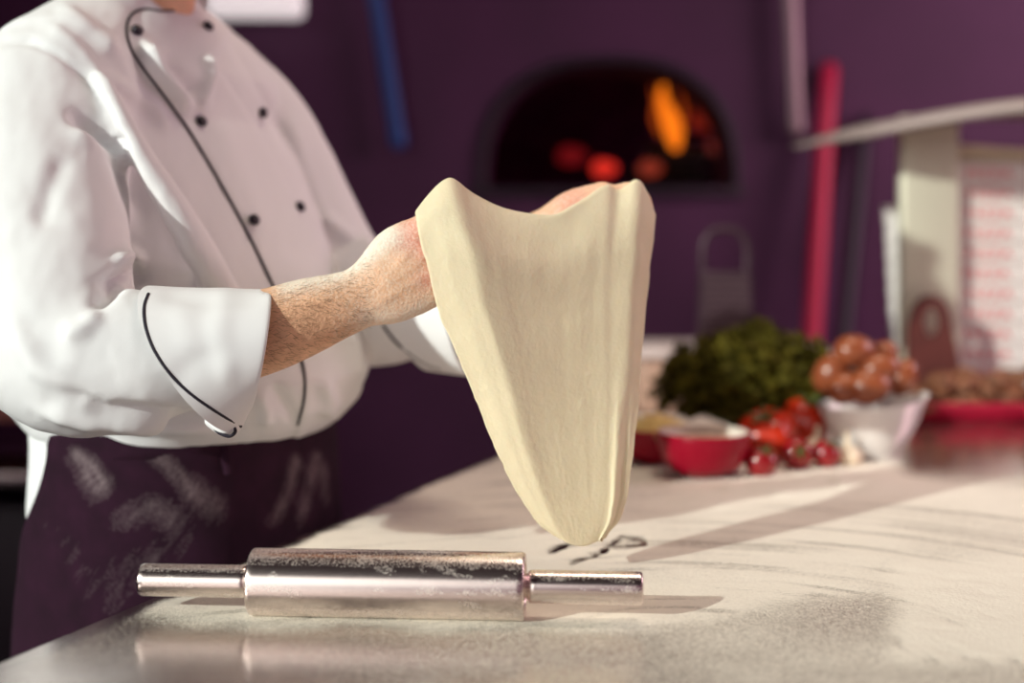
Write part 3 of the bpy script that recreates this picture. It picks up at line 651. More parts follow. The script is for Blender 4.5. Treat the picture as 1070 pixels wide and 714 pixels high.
# ------------------------------------------------------------------ the rolling pin
def rolling_pin():
    R = .0306
    def axis_pt(px):
        Y = np.interp(px, [147, 265, 548, 672], [1.337, 1.3296, 1.3125, 1.3048]); return np.array(((px - CX) / F * Y, Y, TZ + R + .0006))
    A, B = axis_pt(263), axis_pt(549); c = (A + B) / 2; ax = (B - A) / np.linalg.norm(B - A); Lb = np.linalg.norm(B - A)
    s = np.array((-ax[1], ax[0], 0)); up = np.array((0, 0, 1.0)); M = np.stack((s, up, ax), 1)     # local z = axis
    root = empty('rolling_pin', (c[0], c[1], TZ)); tag(root, 'polished steel rolling pin with floury barrel lying on the table front', 'rolling pin')
    def put(name, prof, n=72, seed=0):
        # refine the profile lengthwise so that the dust reads
        V, Fc = lathe(prof, n, cap=True); W = V @ M.T + c; nrm = V.copy(); nrm[:, 2] = 0; nrm /= np.linalg.norm(nrm, axis=1)[:, None] + 1e-9
        upness = nrm[:, 1]; th = np.arctan2(nrm[:, 1], nrm[:, 0])
        d = 0.055 * sstep(.45, .8, upness) + .085 * sstep(.58, .74, fbm(V[:, 2] * 50 + seed, th * 3.6, 61)) * sstep(-.9, -.3, upness) + .12 * sstep(-.45, -.8, upness)
        return make(name, W, Fc, M_pin, root, attrs={'flour': d})
    def prof(pts, k=60):
        out = []
        for (r0, z0), (r1, z1) in zip(pts[:-1], pts[1:]):
            m = max(2, int(abs(z1 - z0) / .004)); out += [(r0 + (r1 - r0) * t, z0 + (z1 - z0) * t) for t in np.linspace(0, 1, m, endpoint=False)]
        return out + [pts[-1]]
    h = Lb / 2
    put('barrel', prof([(.010, -h + .004), (.022, -h + .0025), (.0285, -h), (.0300, -h + .001), (R, -h + .003), (R, h - .003), (.0300, h - .001), (.0285, h), (.0215, h - .0005), (.0205, h - .004), (.010, h - .004)]), seed=3)
    for sgn, end in ((-1, 147), (1, 672)):
        e = np.linalg.norm(axis_pt(end) - c); pts = [(.0115, h - .004), (.0115, h + .002), (.0138, h + .003), (.0149, h + .005), (.0149, e - .003), (.0142, e - .001), (.0125, e), (.001, e)]
        if sgn < 0: pts = [(r, -z) for r, z in pts][::-1]
        put('handle', prof(pts), 48, seed=9 + sgn)
rolling_pin()

# ------------------------------------------------------------------ food on the table
def lathe_thing(name, loc, prof, m, n=56): return make(name, *lathe(prof, n, center=loc), m, origin=loc)
def bowl(name, base, R, H, m_out, m_in, label, foot=.45):
    o = empty(name, base); tag(o, label, 'bowl')
    outer = [(.001, .004), (R * foot * .9, .004), (R * foot * .92, 0), (R * foot, 0), (R * foot * 1.02, .006)] + [(R * foot * 1.02 + R * (1 - foot * 1.02) * math.sin(t) ** .9, .006 + (H - .006) * (1 - math.cos(t))) for t in np.linspace(.12, math.pi / 2, 14)]
    rim = [(R - .0005, H + .0015), (R - .0025, H + .002), (R - .004, H + .0005)]
    make('outside', *lathe(outer + rim[:2], 64), m_out, o, local=True)
    k = [(R * foot * .9 + R * (.96 - foot * .9) * math.sin(t), .010 + (H - .0095) * (1 - math.cos(t))) for t in np.linspace(math.pi / 2, .05, 14)]
    make('inside', *lathe(rim[1:] + k + [(.001, .010)], 64), m_in, o, local=True)
    return o
b1 = ground(735, 498); bowl('bowl', b1, .0655, .062, M_red, M_cream, 'small red bowl of pale sauce in front of the parsley')
m_sauce = mat('pale_sauce', (0.62, 0.42, 0.30), 0.35, var=.25, scale=60, bump=.3, bscale=120)
sx = np.linspace(0, 1, 12); make_s = lathe([(.001, .051)] + [(.054 * t, .0505 + .002 * math.sin(t * 9)) for t in sx[1:]] + [(.0555, .047)], 48)
tag(make('sauce', make_s[0] + b1, make_s[1], m_sauce, origin=b1), 'pale pinkish sauce filling the front red bowl', 'sauce')
b2 = ground(686, 484); bowl('bowl', b2, .058, .052, M_red, M_red, 'red bowl of grated cheese half hidden behind the dough')
m_ch = mat('pale_cheese', (0.80, 0.62, 0.26), 0.6, var=.1, scale=80)
mb = MB()
V, Fc = lathe([(.001, .066), (.02, .063), (.036, .055), (.048, .047), (.05, .040)], 32, cap=True); mb.add(V + b2, Fc)
for k in range(260):
    t = random.uniform(0, 2 * math.pi); r = .05 * math.sqrt(random.random()); z = .066 - .022 * (r / .05) ** 1.7 + .002
    V, Fc = box(random.uniform(.012, .026), .003, .003, rot=(random.uniform(-.5, .5), random.uniform(-.5, .5), random.uniform(0, 3.1))); mb.add(V + b2 + np.array((r * math.cos(t), r * math.sin(t), z)), Fc)
tag(make('grated_cheese', *mb.get(), m_ch, smooth=False, origin=b2), 'pale yellow grated cheese heaped in the red bowl beside the dough', 'cheese', kind='stuff')

# tomatoes
m_tom = mat('tomato_skin', (0.26, 0.006, 0.010), 0.14, var=.15, scale=15, spec=.6)
m_tom2 = mat('orange_red_tomato_skin', (0.56, 0.032, 0.010), 0.2, var=.2, scale=12)
m_cal = mat('green_calyx', (0.06, 0.10, 0.02), 0.6)
def tomato(loc, r, m, label, squash=.92, tilt=(0, 0, 0), lob=.0):
    V, Fc = uvs(r, r, r * squash, (0, 0, 0), 40, 26)
    th = np.arctan2(V[:, 1], V[:, 0]); rr = np.hypot(V[:, 0], V[:, 1]); V[:, 2] -= (V[:, 2] > 0) * .28 * r * np.exp(-(rr / (.33 * r)) ** 2); k = 1 + lob * np.cos(5 * th) * sstep(0, r, rr); V[:, 0] *= k; V[:, 1] *= k
    Rm = rotm(tilt); V = V @ Rm.T; z0 = V[:, 2].min(); base = np.array(loc, float)
    o = make('tomato', V - np.array((0, 0, z0)) + base, Fc, m, origin=base); tag(o, label, 'tomato')
    mb = MB()
    for k in range(5):
        a = k * 2 * math.pi / 5; c_ = np.array((math.cos(a), math.sin(a), 0)); s_ = np.array((-math.sin(a), math.cos(a), 0)); zt = r * squash
        pts = [(0.0, -.20), (.22, -.14), (.42, -.05), (.62, -.10)]
        mb.add(*tube([c_ * r * x + np.array((0, 0, zt + r * z)) for x, z in pts], [r * .07, r * .09, r * .06, r * .02], [r * .03] * 4, side=(0, 0, 1), n=8, m=3))
    mb.add(*tube([(0, 0, r * squash - .24 * r), (r * .05, 0, r * squash + .05 * r), (r * .1, 0, r * squash + .2 * r)], [r * .07, r * .06, r * .07], n=8, m=3))
    V, Fc = mb.get(); V = V @ Rm.T; make('calyx', V - np.array((0, 0, z0)) + base, Fc, m_cal, o)
    return o
tomato(ground(795, 499), .0240, m_tom, 'small dark red tomato nearest the front red bowl', tilt=(.4, .3, 0))
tomato(ground(833, 491), .0235, m_tom, 'small dark red tomato with its stem turned to the camera', tilt=(1.25, .25, 0))
tomato(ground(863, 489), .0220, m_tom, 'small dark red tomato touching the garlic bulb', tilt=(.3, .5, 0))
tomato(ground(802, 482), .0450, m_tom2, 'large orange-red tomato behind the small tomatoes, beside the front red bowl', .85, tilt=(.35, -.3, 0), lob=.05)
tomato(ground(839, 472), .0390, m_tom2, 'large red tomato leaning at the egg bowl under the parsley', 1.1, tilt=(.2, .35, 0), lob=.05)
tomato(ground(744, 478), .022, m_tom, 'small red tomato barely showing between parsley and front red bowl', tilt=(.3, .3, 0))
# garlic
m_gar = mat('garlic_skin', (0.80, 0.66, 0.50), 0.5, var=.12, scale=60)
def garlic(loc, r, label, tilt=(0, 0, 0)):
    prof = [(.001, 0), (.35, .02), (.8, .22), (1.0, .55), (.93, .9), (.62, 1.2), (.30, 1.42), (.20, 1.7), (.17, 2.1), (.19, 2.3), (.001, 2.32)]
    C = catmull([(a, b, 0) for a, b in prof], 4)[:, :2]; V, Fc = lathe([(max(1e-4, a) * r, b * r) for a, b in C], 48, cap=True)
    th = np.arctan2(V[:, 1], V[:, 0]); k = 1 + .09 * np.abs(np.cos(4 * th)) * sstep(1.5 * r, .9 * r, V[:, 2]); V[:, 0] *= k; V[:, 1] *= k
    V = V @ rotm(tilt).T; V[:, 2] -= V[:, 2].min()
    tag(make('garlic_bulb', V + np.array(loc), Fc, m_gar, origin=loc), label, 'garlic')
garlic(ground(886, 486), .0205, 'pale garlic bulb with upright neck in front of the egg bowl', (.05, -.06, .3))
g2 = ground(850, 480); garlic((g2[0], g2[1], TZ), .0215, 'pale garlic bulb standing behind the small dark tomatoes', (.1, .1, 1.0))

# parsley
def parsley():
    c = ground(785, 462); c = np.array((c[0], 2.33, TZ)); o = empty('parsley_bunch', c); tag(o, 'big bunch of curly dark green parsley behind the bowls', 'parsley')
    mb = MB(); mc = (785 - CX) / F * 2.33
    k7 = 9; a = np.linspace(0, 2 * math.pi, k7 * 2, endpoint=False)
    n = 0
    while n < 2600:
        d = RNG.normal(size=3); d /= np.linalg.norm(d)
        if d[2] < -.55: continue
        rad = RNG.uniform(.55, 1.04) * (1 + .16 * math.sin(d[0] * 7 + 1) * math.cos(d[2] * 6 + d[1] * 5))
        p = np.array((d[0] * .148, d[1] * .10, .092 + d[2] * .090)) * (rad, rad, 1) + np.array((0, 0, (rad - 1) * .083 * d[2]))
        # outline: a peak left of centre, one to the right, a sprig reaching right
        if p[2] < .012: continue
        r = RNG.uniform(.007, .0125)
        ring = np.stack((np.cos(a) * np.where(np.arange(len(a)) % 2, 1, .62), np.sin(a) * np.where(np.arange(len(a)) % 2, 1, .62), .45 * np.sin(a * 4 + RNG.uniform(0, 6)) * .8), 1) * r
        V = np.vstack((np.zeros((1, 3)), ring)); Rm = rotm(RNG.uniform(-1.0, 1.0, 3)); q = np.array(Vector(d + np.array((0, -.1, .5))).to_track_quat('Z', 'Y').to_matrix())
        V = V @ Rm.T @ q.T + p + c; m = len(a)
        mb.add(V, [(0, 1 + i, 1 + (i + 1) % m) for i in range(m)]); n += 1
    for (x, y) in ((866, 388), (872, 398), (862, 402), (868, 410), (858, 418), (856, 395)):
        for _ in range(14):
            ring = np.stack((np.cos(a) * np.where(np.arange(len(a)) % 2, 1, .62), np.sin(a) * np.where(np.arange(len(a)) % 2, 1, .62), .4 * np.sin(a * 4)), 1) * RNG.uniform(.006, .010)
            V = np.vstack((np.zeros((1, 3)), ring)) @ rotm(RNG.uniform(-2, 2, 3)).T + at(x, y, 2.27) + RNG.normal(size=3) * .006; mb.add(V, [(0, 1 + i, 1 + (i + 1) % len(a)) for i in range(len(a))])
    m_leaf = mat('parsley_leaf', (0.080, 0.066, 0.008), 0.7, var=.85, scale=45, spec=.08)
    make('leaves', *mb.get(), m_leaf, o)
    m_core = mat('parsley_stem', (0.05, 0.07, 0.015), 0.6)
    mb = MB()
    for k in range(90):
        t = random.uniform(0, 6.28); rr = math.sqrt(random.random()); e = np.array((rr * math.cos(t) * .115, rr * math.sin(t) * .085, .05 + .095 * (1 - rr ** 2)))
        mb.add(*tube([c + np.array((random.uniform(-.02, .02), random.uniform(-.02, .02), .006)), c + e * np.array((.5, .5, .4)) + np.array((0, 0, .015)), c + e], [.0017, .0015, .001], n=6, m=3))
    make('stems', *mb.get(), m_core, o)
parsley()

# eggs in a white bowl
eb = ground(910, 478); eb = np.array((eb[0] - .0, eb[1], TZ))
def egg_bowl():
    o = empty('bowl', eb); tag(o, 'white footed bowl heaped with brown eggs', 'bowl')
    R, H = .0765, .090
    prof = [(.001, .004), (.030, .004), (.032, 0), (.037, 0), (.038, .006), (.045, .014), (.054, .026), (.063, .042), (.070, .058), (.0755, .074), (.079, .084), (.0793, .0855), (.078, .086), (.073, .074), (.067, .058), (.058, .040), (.046, .023), (.034, .012), (.001, .010)]
    V, Fc = lathe(prof, 72); th = np.arctan2(V[:, 1], V[:, 0]); f = sstep(.03, .09, V[:, 2])
    k = 1 + .10 * f * np.exp(-((th + .1) / .35) ** 2); V[:, 0] *= k; V[:, 1] *= k; V[:, 2] += f * (.008 * np.cos(th) + .006 * np.exp(-((th + .1) / .35) ** 2))
    make('body', V, Fc, M_white, o, local=True)
egg_bowl()
m_egg = mat('brown_eggshell', (0.25, 0.066, 0.026), 0.25, var=.12, scale=25)
def egg(p, r, rot, label):
    C = [(max(1e-4, r * math.sin(t) * (1 + .12 * math.cos(t))), -r * 1.28 * math.cos(t)) for t in np.linspace(0.02, math.pi - .02, 24)]
    V, Fc = lathe(C, 36, cap=True); V = V @ rotm(rot).T; tag(make('egg', V + p, Fc, m_egg, origin=p), label, 'egg', 'brown eggs in the white bowl')
for x, y, Y, r, rot, lb in ((893, 367, 2.19, .0245, (0, 1.5, .2), 'brown egg lying on top of the heap in the white bowl'),
        (868, 390, 2.20, .0250, (.3, .4, 0), 'brown egg at the heap\'s edge beside the parsley'),
        (919, 386, 2.185, .0250, (.4, 1.2, .4), 'brown egg in the middle of the heap, under the topmost egg'),
        (908, 404, 2.135, .0250, (.2, 1.45, .1), 'lighter brown egg low at the front rim of the white bowl'),
        (942, 394, 2.19, .0225, (.3, .5, .3), 'brown egg at the heap\'s right edge above the bowl\'s pointed rim'),
        (921, 375, 2.235, .0235, (.2, .6, 0), 'brown egg at the back of the heap, right of the topmost egg'),
        (884, 405, 2.15, .0225, (.6, 1.2, .9), 'brown egg low in the bowl between parsley and front egg')):
    egg(at(x, y, Y), r * 1.05, rot, lb)

# tub behind the parsley with a box grater on its lid
def tub():
    m_tub = mat('tan_plastic', (0.45, 0.27, 0.20), 0.5, var=.1, scale=8); m_lid = mat('pale_lid', (0.62, 0.50, 0.48), 0.4)
    Yt = 2.62; x0, x1 = (668 - CX) / F * Yt, (868 - CX) / F * Yt; zt = CAMZ - (366 - HY) / F * Yt
    o = empty('food_tub', ((x0 + x1) / 2, Yt + .12, TZ)); tag(o, 'tan food tub with pale lid standing behind the parsley', 'tub')
    V, Fc = box(x1 - x0, .22, zt - TZ - .018, (0, 0, (zt - TZ - .018) / 2), .015, 3); make('tub_body', V, Fc, m_tub, o, local=True)
    V, Fc = box(x1 - x0 + .012, .232, .018, (0, 0, zt - TZ - .009), .006, 2); make('lid', V, Fc, m_lid, o, local=True)
    return zt, Yt
zt, Yt = tub()
def grater():
    Y = Yt + .10; w = 56 / F * Y; h = (366 - 292) / F * Y
    c = np.array(((757 - CX) / F * Y, Y, zt)); o = empty('box_grater', c); tag(o, 'dull steel box grater standing on the tub behind the parsley', 'grater')
    m_g = mat('dull_steel', (0.065, 0.036, 0.048), 0.45, .4)
    hw, tw, dp = w / 2 * .98, w / 2 * .92, w / 2 * .62; rings = [np.array(((-a, -b, z), (a, -b, z), (a, b, z), (-a, b, z))) for a, b, z in ((hw, dp, 0), (tw, dp * .75, h), (tw - .003, dp * .75 - .003, h), (hw - .003, dp - .003, 0))]
    make('body', *loft(rings, cap=False), m_g, o, local=True, smooth=False)
    mb = MB(); V0, F0 = lathe([(.0035, 0), (.0030, .0012), (.0012, .002), (.0008, .0004)], 8)
    nr, nc = 9, 9; tot = 0
    for i in range(nr):
        for j in range(nc):
            t = (i + .7) / (nr + .6); a = hw + (tw - hw) * t; b = dp + (dp * .75 - dp) * t
            x = (j - (nc - 1) / 2 + (.25 if i % 2 else -.25)) / nc * 1.8 * a
            V = V0[:, [0, 2, 1]] * (1, -1, 1); mb.add(V + np.array((x, -b, h * t)), F0)
    make('teeth', *mb.get(), mat('grater_teeth', (0.13, 0.08, 0.09), .4, .5), o, local=True)
    hz = h; hh = (292 - 245) / F * Y
    make('handle', *tube([(-tw + .006, 0, hz - .005), (-tw + .005, 0, hz + hh * .6), (-tw + .022, 0, hz + hh * .95), (0, 0, hz + hh), (tw - .022, 0, hz + hh * .95), (tw - .005, 0, hz + hh * .6), (tw - .006, 0, hz - .005)], [.0065] * 7, [.009] * 7, n=14), m_g, o, local=True)
    V, Fc = box(2 * tw, dp * 1.5, .010, (0, 0, h), .003); make('top_band', V, Fc, m_g, o, local=True)
grater()

# red tray with a heap of dried pieces
TY = 2.52
tx0 = (940 - CX) / F * TY; tray_c = np.array((tx0 + .30, TY + .095, TZ))
def tray():
    o_m = mat('red_plastic', (0.50, 0.010, 0.05), 0.35)
    W, D, H = .62, .19, .034
    def rr(w, d, z, r=.03, k=6):
        pts = []
        for cx_, cy_, a0 in ((w / 2 - r, d / 2 - r, 0), (-w / 2 + r, d / 2 - r, 90), (-w / 2 + r, -d / 2 + r, 180), (w / 2 - r, -d / 2 + r, 270)):
            for a in np.radians(np.linspace(a0, a0 + 90, k)): pts.append((cx_ + r * math.cos(a), cy_ + r * math.sin(a), z))
        return np.array(pts)
    rings = [rr(W - .06, D - .06, 0), rr(W - .04, D - .04, .002), rr(W - .01, D - .01, H - .006), rr(W, D, H - .002), rr(W, D, H + .002), rr(W - .012, D - .012, H), rr(W - .03, D - .03, .01), rr(W - .05, D - .05, .006)]
    V, Fc = loft(rings); tag(make('tray', V + tray_c, Fc, o_m, origin=tray_c), 'red plastic tray at the far right end of the table', 'tray')
tray()
m_dr = mat('dried_brown', (0.17, 0.060, 0.026), 0.65, var=.8, scale=50, bump=.5, bscale=90)
DB = []
for k in range(5):
    V, Fc = ico(1, 3); nn = fbm(V[:, 0] * 2.2 + k * 5 + V[:, 2], V[:, 1] * 2.2 - V[:, 2] * 1.3, 80 + k, 3); V = V * (.55 + .8 * nn)[:, None] * np.array((1.3, .9, .55)) * .021
    me = make('dried_piece', V, Fc, m_dr); DB.append(me)
k = 0
for layer, (nx, ny, z) in enumerate(((15, 4, .022), (14, 3, .044), (12, 3, .062))):
    for i in range(nx):
        for j in range(ny):
            o = DB[k] if k < 5 else DB[k % 5].copy()
            if k >= 5: COL.objects.link(o)
            o.location = (tray_c[0] + (i - (nx - 1) / 2) * .037 + random.uniform(-.008, .008), tray_c[1] + (j - (ny - 1) / 2) * .036 + random.uniform(-.008, .008), TZ + z + random.uniform(-.003, .003) + (.010 if i > nx * .3 and layer == 2 else 0))
            o.rotation_euler = (random.uniform(-.6, .6), random.uniform(-.6, .6), random.uniform(0, 6.28)); s = random.uniform(.7, 1.35); o.scale = (s, s, s)
            tag(o, 'wrinkled brown dried piece in the heap on the red tray', 'dried food', 'dried pieces heaped on the red tray'); k += 1

# ------------------------------------------------------------------ post, shelf, boxes at the far right
def post_shelf():
    Y = 2.75; m_p = mat('pale_steel', (0.76, 0.73, 0.57), 0.38, 0.35, bump=.03, bscale=40)
    x0, x1 = (944 - CX) / F * Y, (1005 - CX) / F * Y; zt = CAMZ + (HY - 120) / F * Y
    o = empty('steel_shelf_stand', ((x0 + x1) / 2, Y + .03, TZ)); tag(o, 'pale steel post carrying a shelf, in front of the pizza boxes', 'shelf stand')
    V, Fc = box(x1 - x0, .035, zt - TZ, (0, 0, (zt - TZ) / 2), .006, 3); make('post', V, Fc, m_p, o, local=True)
    V, Fc = box(.115, .06, .006, (0, 0, .003), .002); make('foot_plate', V, Fc, m_p, o, local=True)
    # curved shelf plate with a rolled front lip, drooping towards its left end, seen from below
    n = 48; xs = np.linspace(0, 1, n); c = WLOC[o]; zb = zt - TZ + .002
    X = (834 - CX) / F * 2.75 - c[0] + xs * .95
    fr = -.34 * np.clip(xs * 2.0, 0, 1) ** .6; bk = .05 + .10 * np.clip(xs * 3, 0, 1) ** .6
    dz = -.062 * np.clip(1 - xs * 2.6, 0, 1) ** 1.4
    rows = []
    for i in range(n):
        prof = [(fr[i], zb - .016), (fr[i] - .004, zb - .010), (fr[i], zb + .012), (0, zb + .014), (bk[i], zb + .014), (bk[i], zb), (0, zb), (fr[i] + .01, zb), (fr[i] + .008, zb - .014)]
        k = .25 + .75 * np.clip(xs[i] * 8, 0, 1)
        rows.append(np.array([(X[i], y, zb + (z - zb) * k + dz[i]) for y, z in prof]))
    make('shelf', *loft(rows), mat('shelf_steel', (0.24, 0.18, 0.17), .5, .2), o, local=True)
post_shelf()
m_card = mat('white_card', (0.78, 0.72, 0.68), 0.8, var=.05, scale=10); m_print = mat('red_print', (0.60, 0.06, 0.08), 0.7)
def text_mesh(word, size):
    cu = bpy.data.curves.new('t', 'FONT'); cu.body = word; cu.size = size; cu.extrude = .0003; cu.align_x = 'LEFT'; cu.space_character = 1.15; cu.offset = size * .02
    o = bpy.data.objects.new('t', cu); COL.objects.link(o); dg = bpy.context.evaluated_depsgraph_get(); dg.update()
    me = bpy.data.meshes.new_from_object(o.evaluated_get(dg)); bpy.data.objects.remove(o); bpy.data.curves.remove(cu)
    V = np.array([v.co[:] for v in me.vertices]); Fc = [tuple(p.vertices) for p in me.polygons]; bpy.data.meshes.remove(me); return V, Fc
BY = 2.80; bh = 21.0 / F * BY; bx0 = (1000 - CX) / F * BY; BW = .36; ORD = ['lowest', 'second', 'third', 'fourth', 'fifth', 'sixth', 'seventh', 'eighth', 'ninth', 'tenth', 'eleventh', 'topmost']
TXT = text_mesh('PIZZA', .026)
b0 = None
for k in range(12):
    base = np.array((bx0 + BW / 2 + random.uniform(-.003, .003), BY + BW / 2 + random.uniform(-.003, .003), TZ + k * bh))
    lbl = ('%s pizza box of the white stack with red lettering' % ORD[k]) if k in (0, 11) else ('%s pizza box from the bottom of the white red-lettered stack' % ORD[k])
    if b0 is None:
        b0 = o = empty('pizza_box', base)
        V, Fc = box(BW, BW, bh - .0015, (0, 0, bh / 2), .0015, 1); make('carton', V, Fc, m_card, o, local=True, smooth=False)
        V, Fc = box(BW - .004, .0014, .0016, (0, -BW / 2 - .0002, bh * .80)); make('lid_edge', V, Fc, mat('card_edge', (.55, .46, .42), .9), o, local=True, smooth=False)
        V = np.stack((TXT[0][:, 0] * 1.15 - BW / 2 + .016, -BW / 2 - .0004 - TXT[0][:, 2], TXT[0][:, 1] + bh * .20), 1); make('lettering', V, TXT[1], m_print, o, local=True, smooth=False)
    else:
        o = b0.copy(); COL.objects.link(o); o.location = base
        for ch in b0.children:
            c2 = ch.copy(); COL.objects.link(c2); c2.parent = o
    tag(o, lbl, 'pizza box', 'stack of pizza boxes')
# a folded sheet of cardboard lying on the stack
mb = MB(); z0 = 12 * bh; hx = BW * .48
mb.add(*loft([np.array([(x, -BW / 2 + .02, 0), (x, -BW / 2 + .015, t), (x, BW / 2 - .05, t * .6), (x, BW / 2 - .05, 0)]) for x, t in ((-hx, .034), (-hx * .3, .026), (hx * .4, .012), (hx, .004))]))
cb = np.array((bx0 + BW / 2, BY + BW / 2, TZ + z0)); V, Fc = mb.get()
tag(make('cardboard_sheet', V + cb, Fc, mat('beige_card', (.72, .60, .42), .85), origin=cb, smooth=False), 'beige folded cardboard lying on top of the pizza box stack', 'cardboard')
# white tapered container behind the post
Yc = 3.05; cc_ = np.array(((944 - CX) / F * Yc, Yc, TZ)); h_ = CAMZ + (HY - 216) / F * Yc - TZ
prof = [(.001, 0), (.022, 0)]
for i in range(9): z = h_ * (.12 + .1 * i); r = .024 + .015 * i / 8; prof += [(r - .003, z - .004), (r, z), (r, z + .006), (r - .002, z + .010)]
prof += [(.041, h_), (.037, h_), (.034, h_ - .03), (.001, h_ - .03)]
tag(lathe_thing('paper_cup_stack', cc_, prof, m_card, 40), 'white tapered stack of paper cups peeking out behind the steel post', 'cups')
# small brown holder with an arched handle in front of the post
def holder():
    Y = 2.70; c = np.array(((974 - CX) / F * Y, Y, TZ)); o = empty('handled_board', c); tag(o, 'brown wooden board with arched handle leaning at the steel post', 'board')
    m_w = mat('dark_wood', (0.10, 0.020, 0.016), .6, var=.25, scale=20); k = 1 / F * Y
    zb = (TZ); y2z = lambda y: CAMZ - (y - HY) / F * Y - TZ
    out = [(-26, 430), (-26, 380), (-25, 345), (-20, 322), (-9, 310), (5, 310), (15, 322), (20, 345), (27, 380), (28, 430)]
    C = catmull([(a, b, 0) for a, b in out], 5)[:, :2]; outer = np.array([(x * k, y2z(y)) for x, y in C])
    hc_ = np.array((-1 * k, y2z(336))); hole = np.array([hc_ + np.array((8.5 * k * math.cos(t), 15 * k * math.sin(t))) for t in np.linspace(0, 2 * math.pi, len(outer), endpoint=False)])
    ci = outer.mean(0); an = np.arctan2(outer[:, 1] - hc_[1], outer[:, 0] - hc_[0]); inner = np.stack((hc_[0] + 8.5 * k * np.cos(an), hc_[1] + 15 * k * np.sin(an)), 1)
    n = len(outer); V = []
    for yy in (-.009, .009): V += [(x, yy, z) for x, z in outer] + [(x, yy, z) for x, z in inner]
    Fc = []
    for i in range(n):
        j = (i + 1) % n; Fc += [(i, j, n + j, n + i), (2 * n + i, 3 * n + i, 3 * n + j, 2 * n + j), (i, 2 * n + i, 2 * n + j, j), (n + i, n + j, 3 * n + j, 3 * n + i)]
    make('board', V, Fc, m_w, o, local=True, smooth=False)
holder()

# ------------------------------------------------------------------ oven in the back wall
def oven():
    o = empty('pizza_oven', (AX, WY, AZ)); tag(o, 'wood-fired oven with low arched mouth in the dark wall', 'oven')
    m_ch_ = mat('sooty_brick', (0.15, 0.012, 0.11), .9, var=.3, scale=12, bump=.4, bscale=30); A = arch - np.array((AX, AZ))
    # tunnel and domed chamber
    rings = [np.stack((A[:, 0], np.full(len(A), y), A[:, 1]), 1) * np.array((s, 1, q)) for y, s, q in ((0, 1, 1), (.22, .97, .97), (.23, 1.25, 1.1), (.5, 1.5, 1.25), (.85, 1.4, 1.15), (1.05, 1.0, .8), (1.12, .3, .3), (1.13, .01, .01))]
    make('chamber', *loft(rings, cap=False, closed=False), m_ch_, o, local=True)
    V, Fc = box(1.0, 1.1, .03, (0, .60, -.016)); make('hearth', V, Fc, mat('hearth_brick', (.06, .03, .035), .85, var=.3, scale=9), o, local=True, smooth=False)
    rings = [np.stack((A[:, 0] * s, np.full(len(A), y), A[:, 1] * q), 1) for y, s, q in ((.0, 1.05, 1.07), (-.02, 1.045, 1.06), (-.022, 1.0, 1.0), (.03, .985, .98))]
    make('arch_frame', *loft(rings, cap=False, closed=False), M_dark, o, local=True)
    V, Fc = box(2 * AW + .06, .05, .02, (0, -.01, -.012), .004); make('sill', V, Fc, M_dark, o, local=True)
oven()
m_log = mat('charred_wood', (0.035, 0.016, 0.016), .9, var=.5, scale=20, bump=.6, bscale=40)
def log(p0, p1, r, label):
    P = [np.array(p0) * (1 - t) + np.array(p1) * t + np.array((random.uniform(-.006, .006), 0, random.uniform(-.004, .004))) for t in np.linspace(0, 1, 5)]
    tag(make('log', *tube(P, [r, r * 1.1, r, r * .95, r * .8], n=14), m_log, origin=P[2]), label, 'log')
Lz = AZ
log((.40, 4.42, Lz + .042), (.60, 4.50, Lz + .042), .034, 'charred log lying at the right of the oven fire')
log((.44, 4.50, Lz + .112), (.62, 4.46, Lz + .104), .032, 'charred log resting on top of the other at the oven\'s right')
def ember(px, py, r, c, st, label, Y=4.35):
    V, Fc = ico(r, 2); V = V * np.array((1.2, .8, .8)) * (.8 + .5 * fbm(V[:, 0] / r * 2, V[:, 1] / r * 2 + V[:, 2] / r, 91, 2))[:, None]
    p = at(px, py, Y); p[2] = max(p[2], AZ + r * .6); tag(make('ember', V + p, Fc, mat('glow', (.05, .01, .01), .9, emit=c, estr=st), origin=p), label, 'ember')
ember(632, 176, .030, (1, .035, .02), .75, 'brightest red ember in the oven, nearest the flame\'s left')
ember(680, 176, .028, (.9, .10, .05), .28, 'dull red ember just below the flame')
ember(598, 163, .036, (.9, .02, .03), .14, 'faint red ember farthest from the flame', 4.5)
ember(737, 126, .040, (.9, .05, .02), .16, 'faint red glowing lump on the charred logs right of the flame', 4.5)
ember(752, 152, .030, (.9, .10, .08), .16, 'small glowing lump at the front end of the charred logs', 4.42)
def flame():
    Y = 4.45; c = at(700, 150, Y); m = mat('flame', (.1, .02, 0), .9, emit=(1.0, .20, .008), estr=1.15)
    P = [at(706, 152, Y), at(704, 138, Y), at(700, 124, Y), at(694, 110, Y), at(692, 98, Y + .02), at(695, 84, Y + .02)]
    o = make('flame', *tube(P, [.016, .028, .026, .018, .012, .005], [.015, .025, .022, .018, .015, .006], n=20), m, origin=(c[0], c[1], c[2])); tag(o, 'orange flame burning at the right of the arched oven', 'flame')
    make('flame_tongue', *tube([at(690, 140, Y), at(684, 124, Y), at(686, 108, Y), at(682, 92, Y)], [.006, .009, .008, .003], n=14), mat('flame_edge', (.1, .02, 0), .9, emit=(.9, .11, .01), estr=.4), o)
    make('flame_tongue', *tube([at(708, 138, Y), at(714, 116, Y), at(709, 96, Y)], [.005, .007, .003], n=14), bpy.data.materials['flame_edge'], o)
flame()

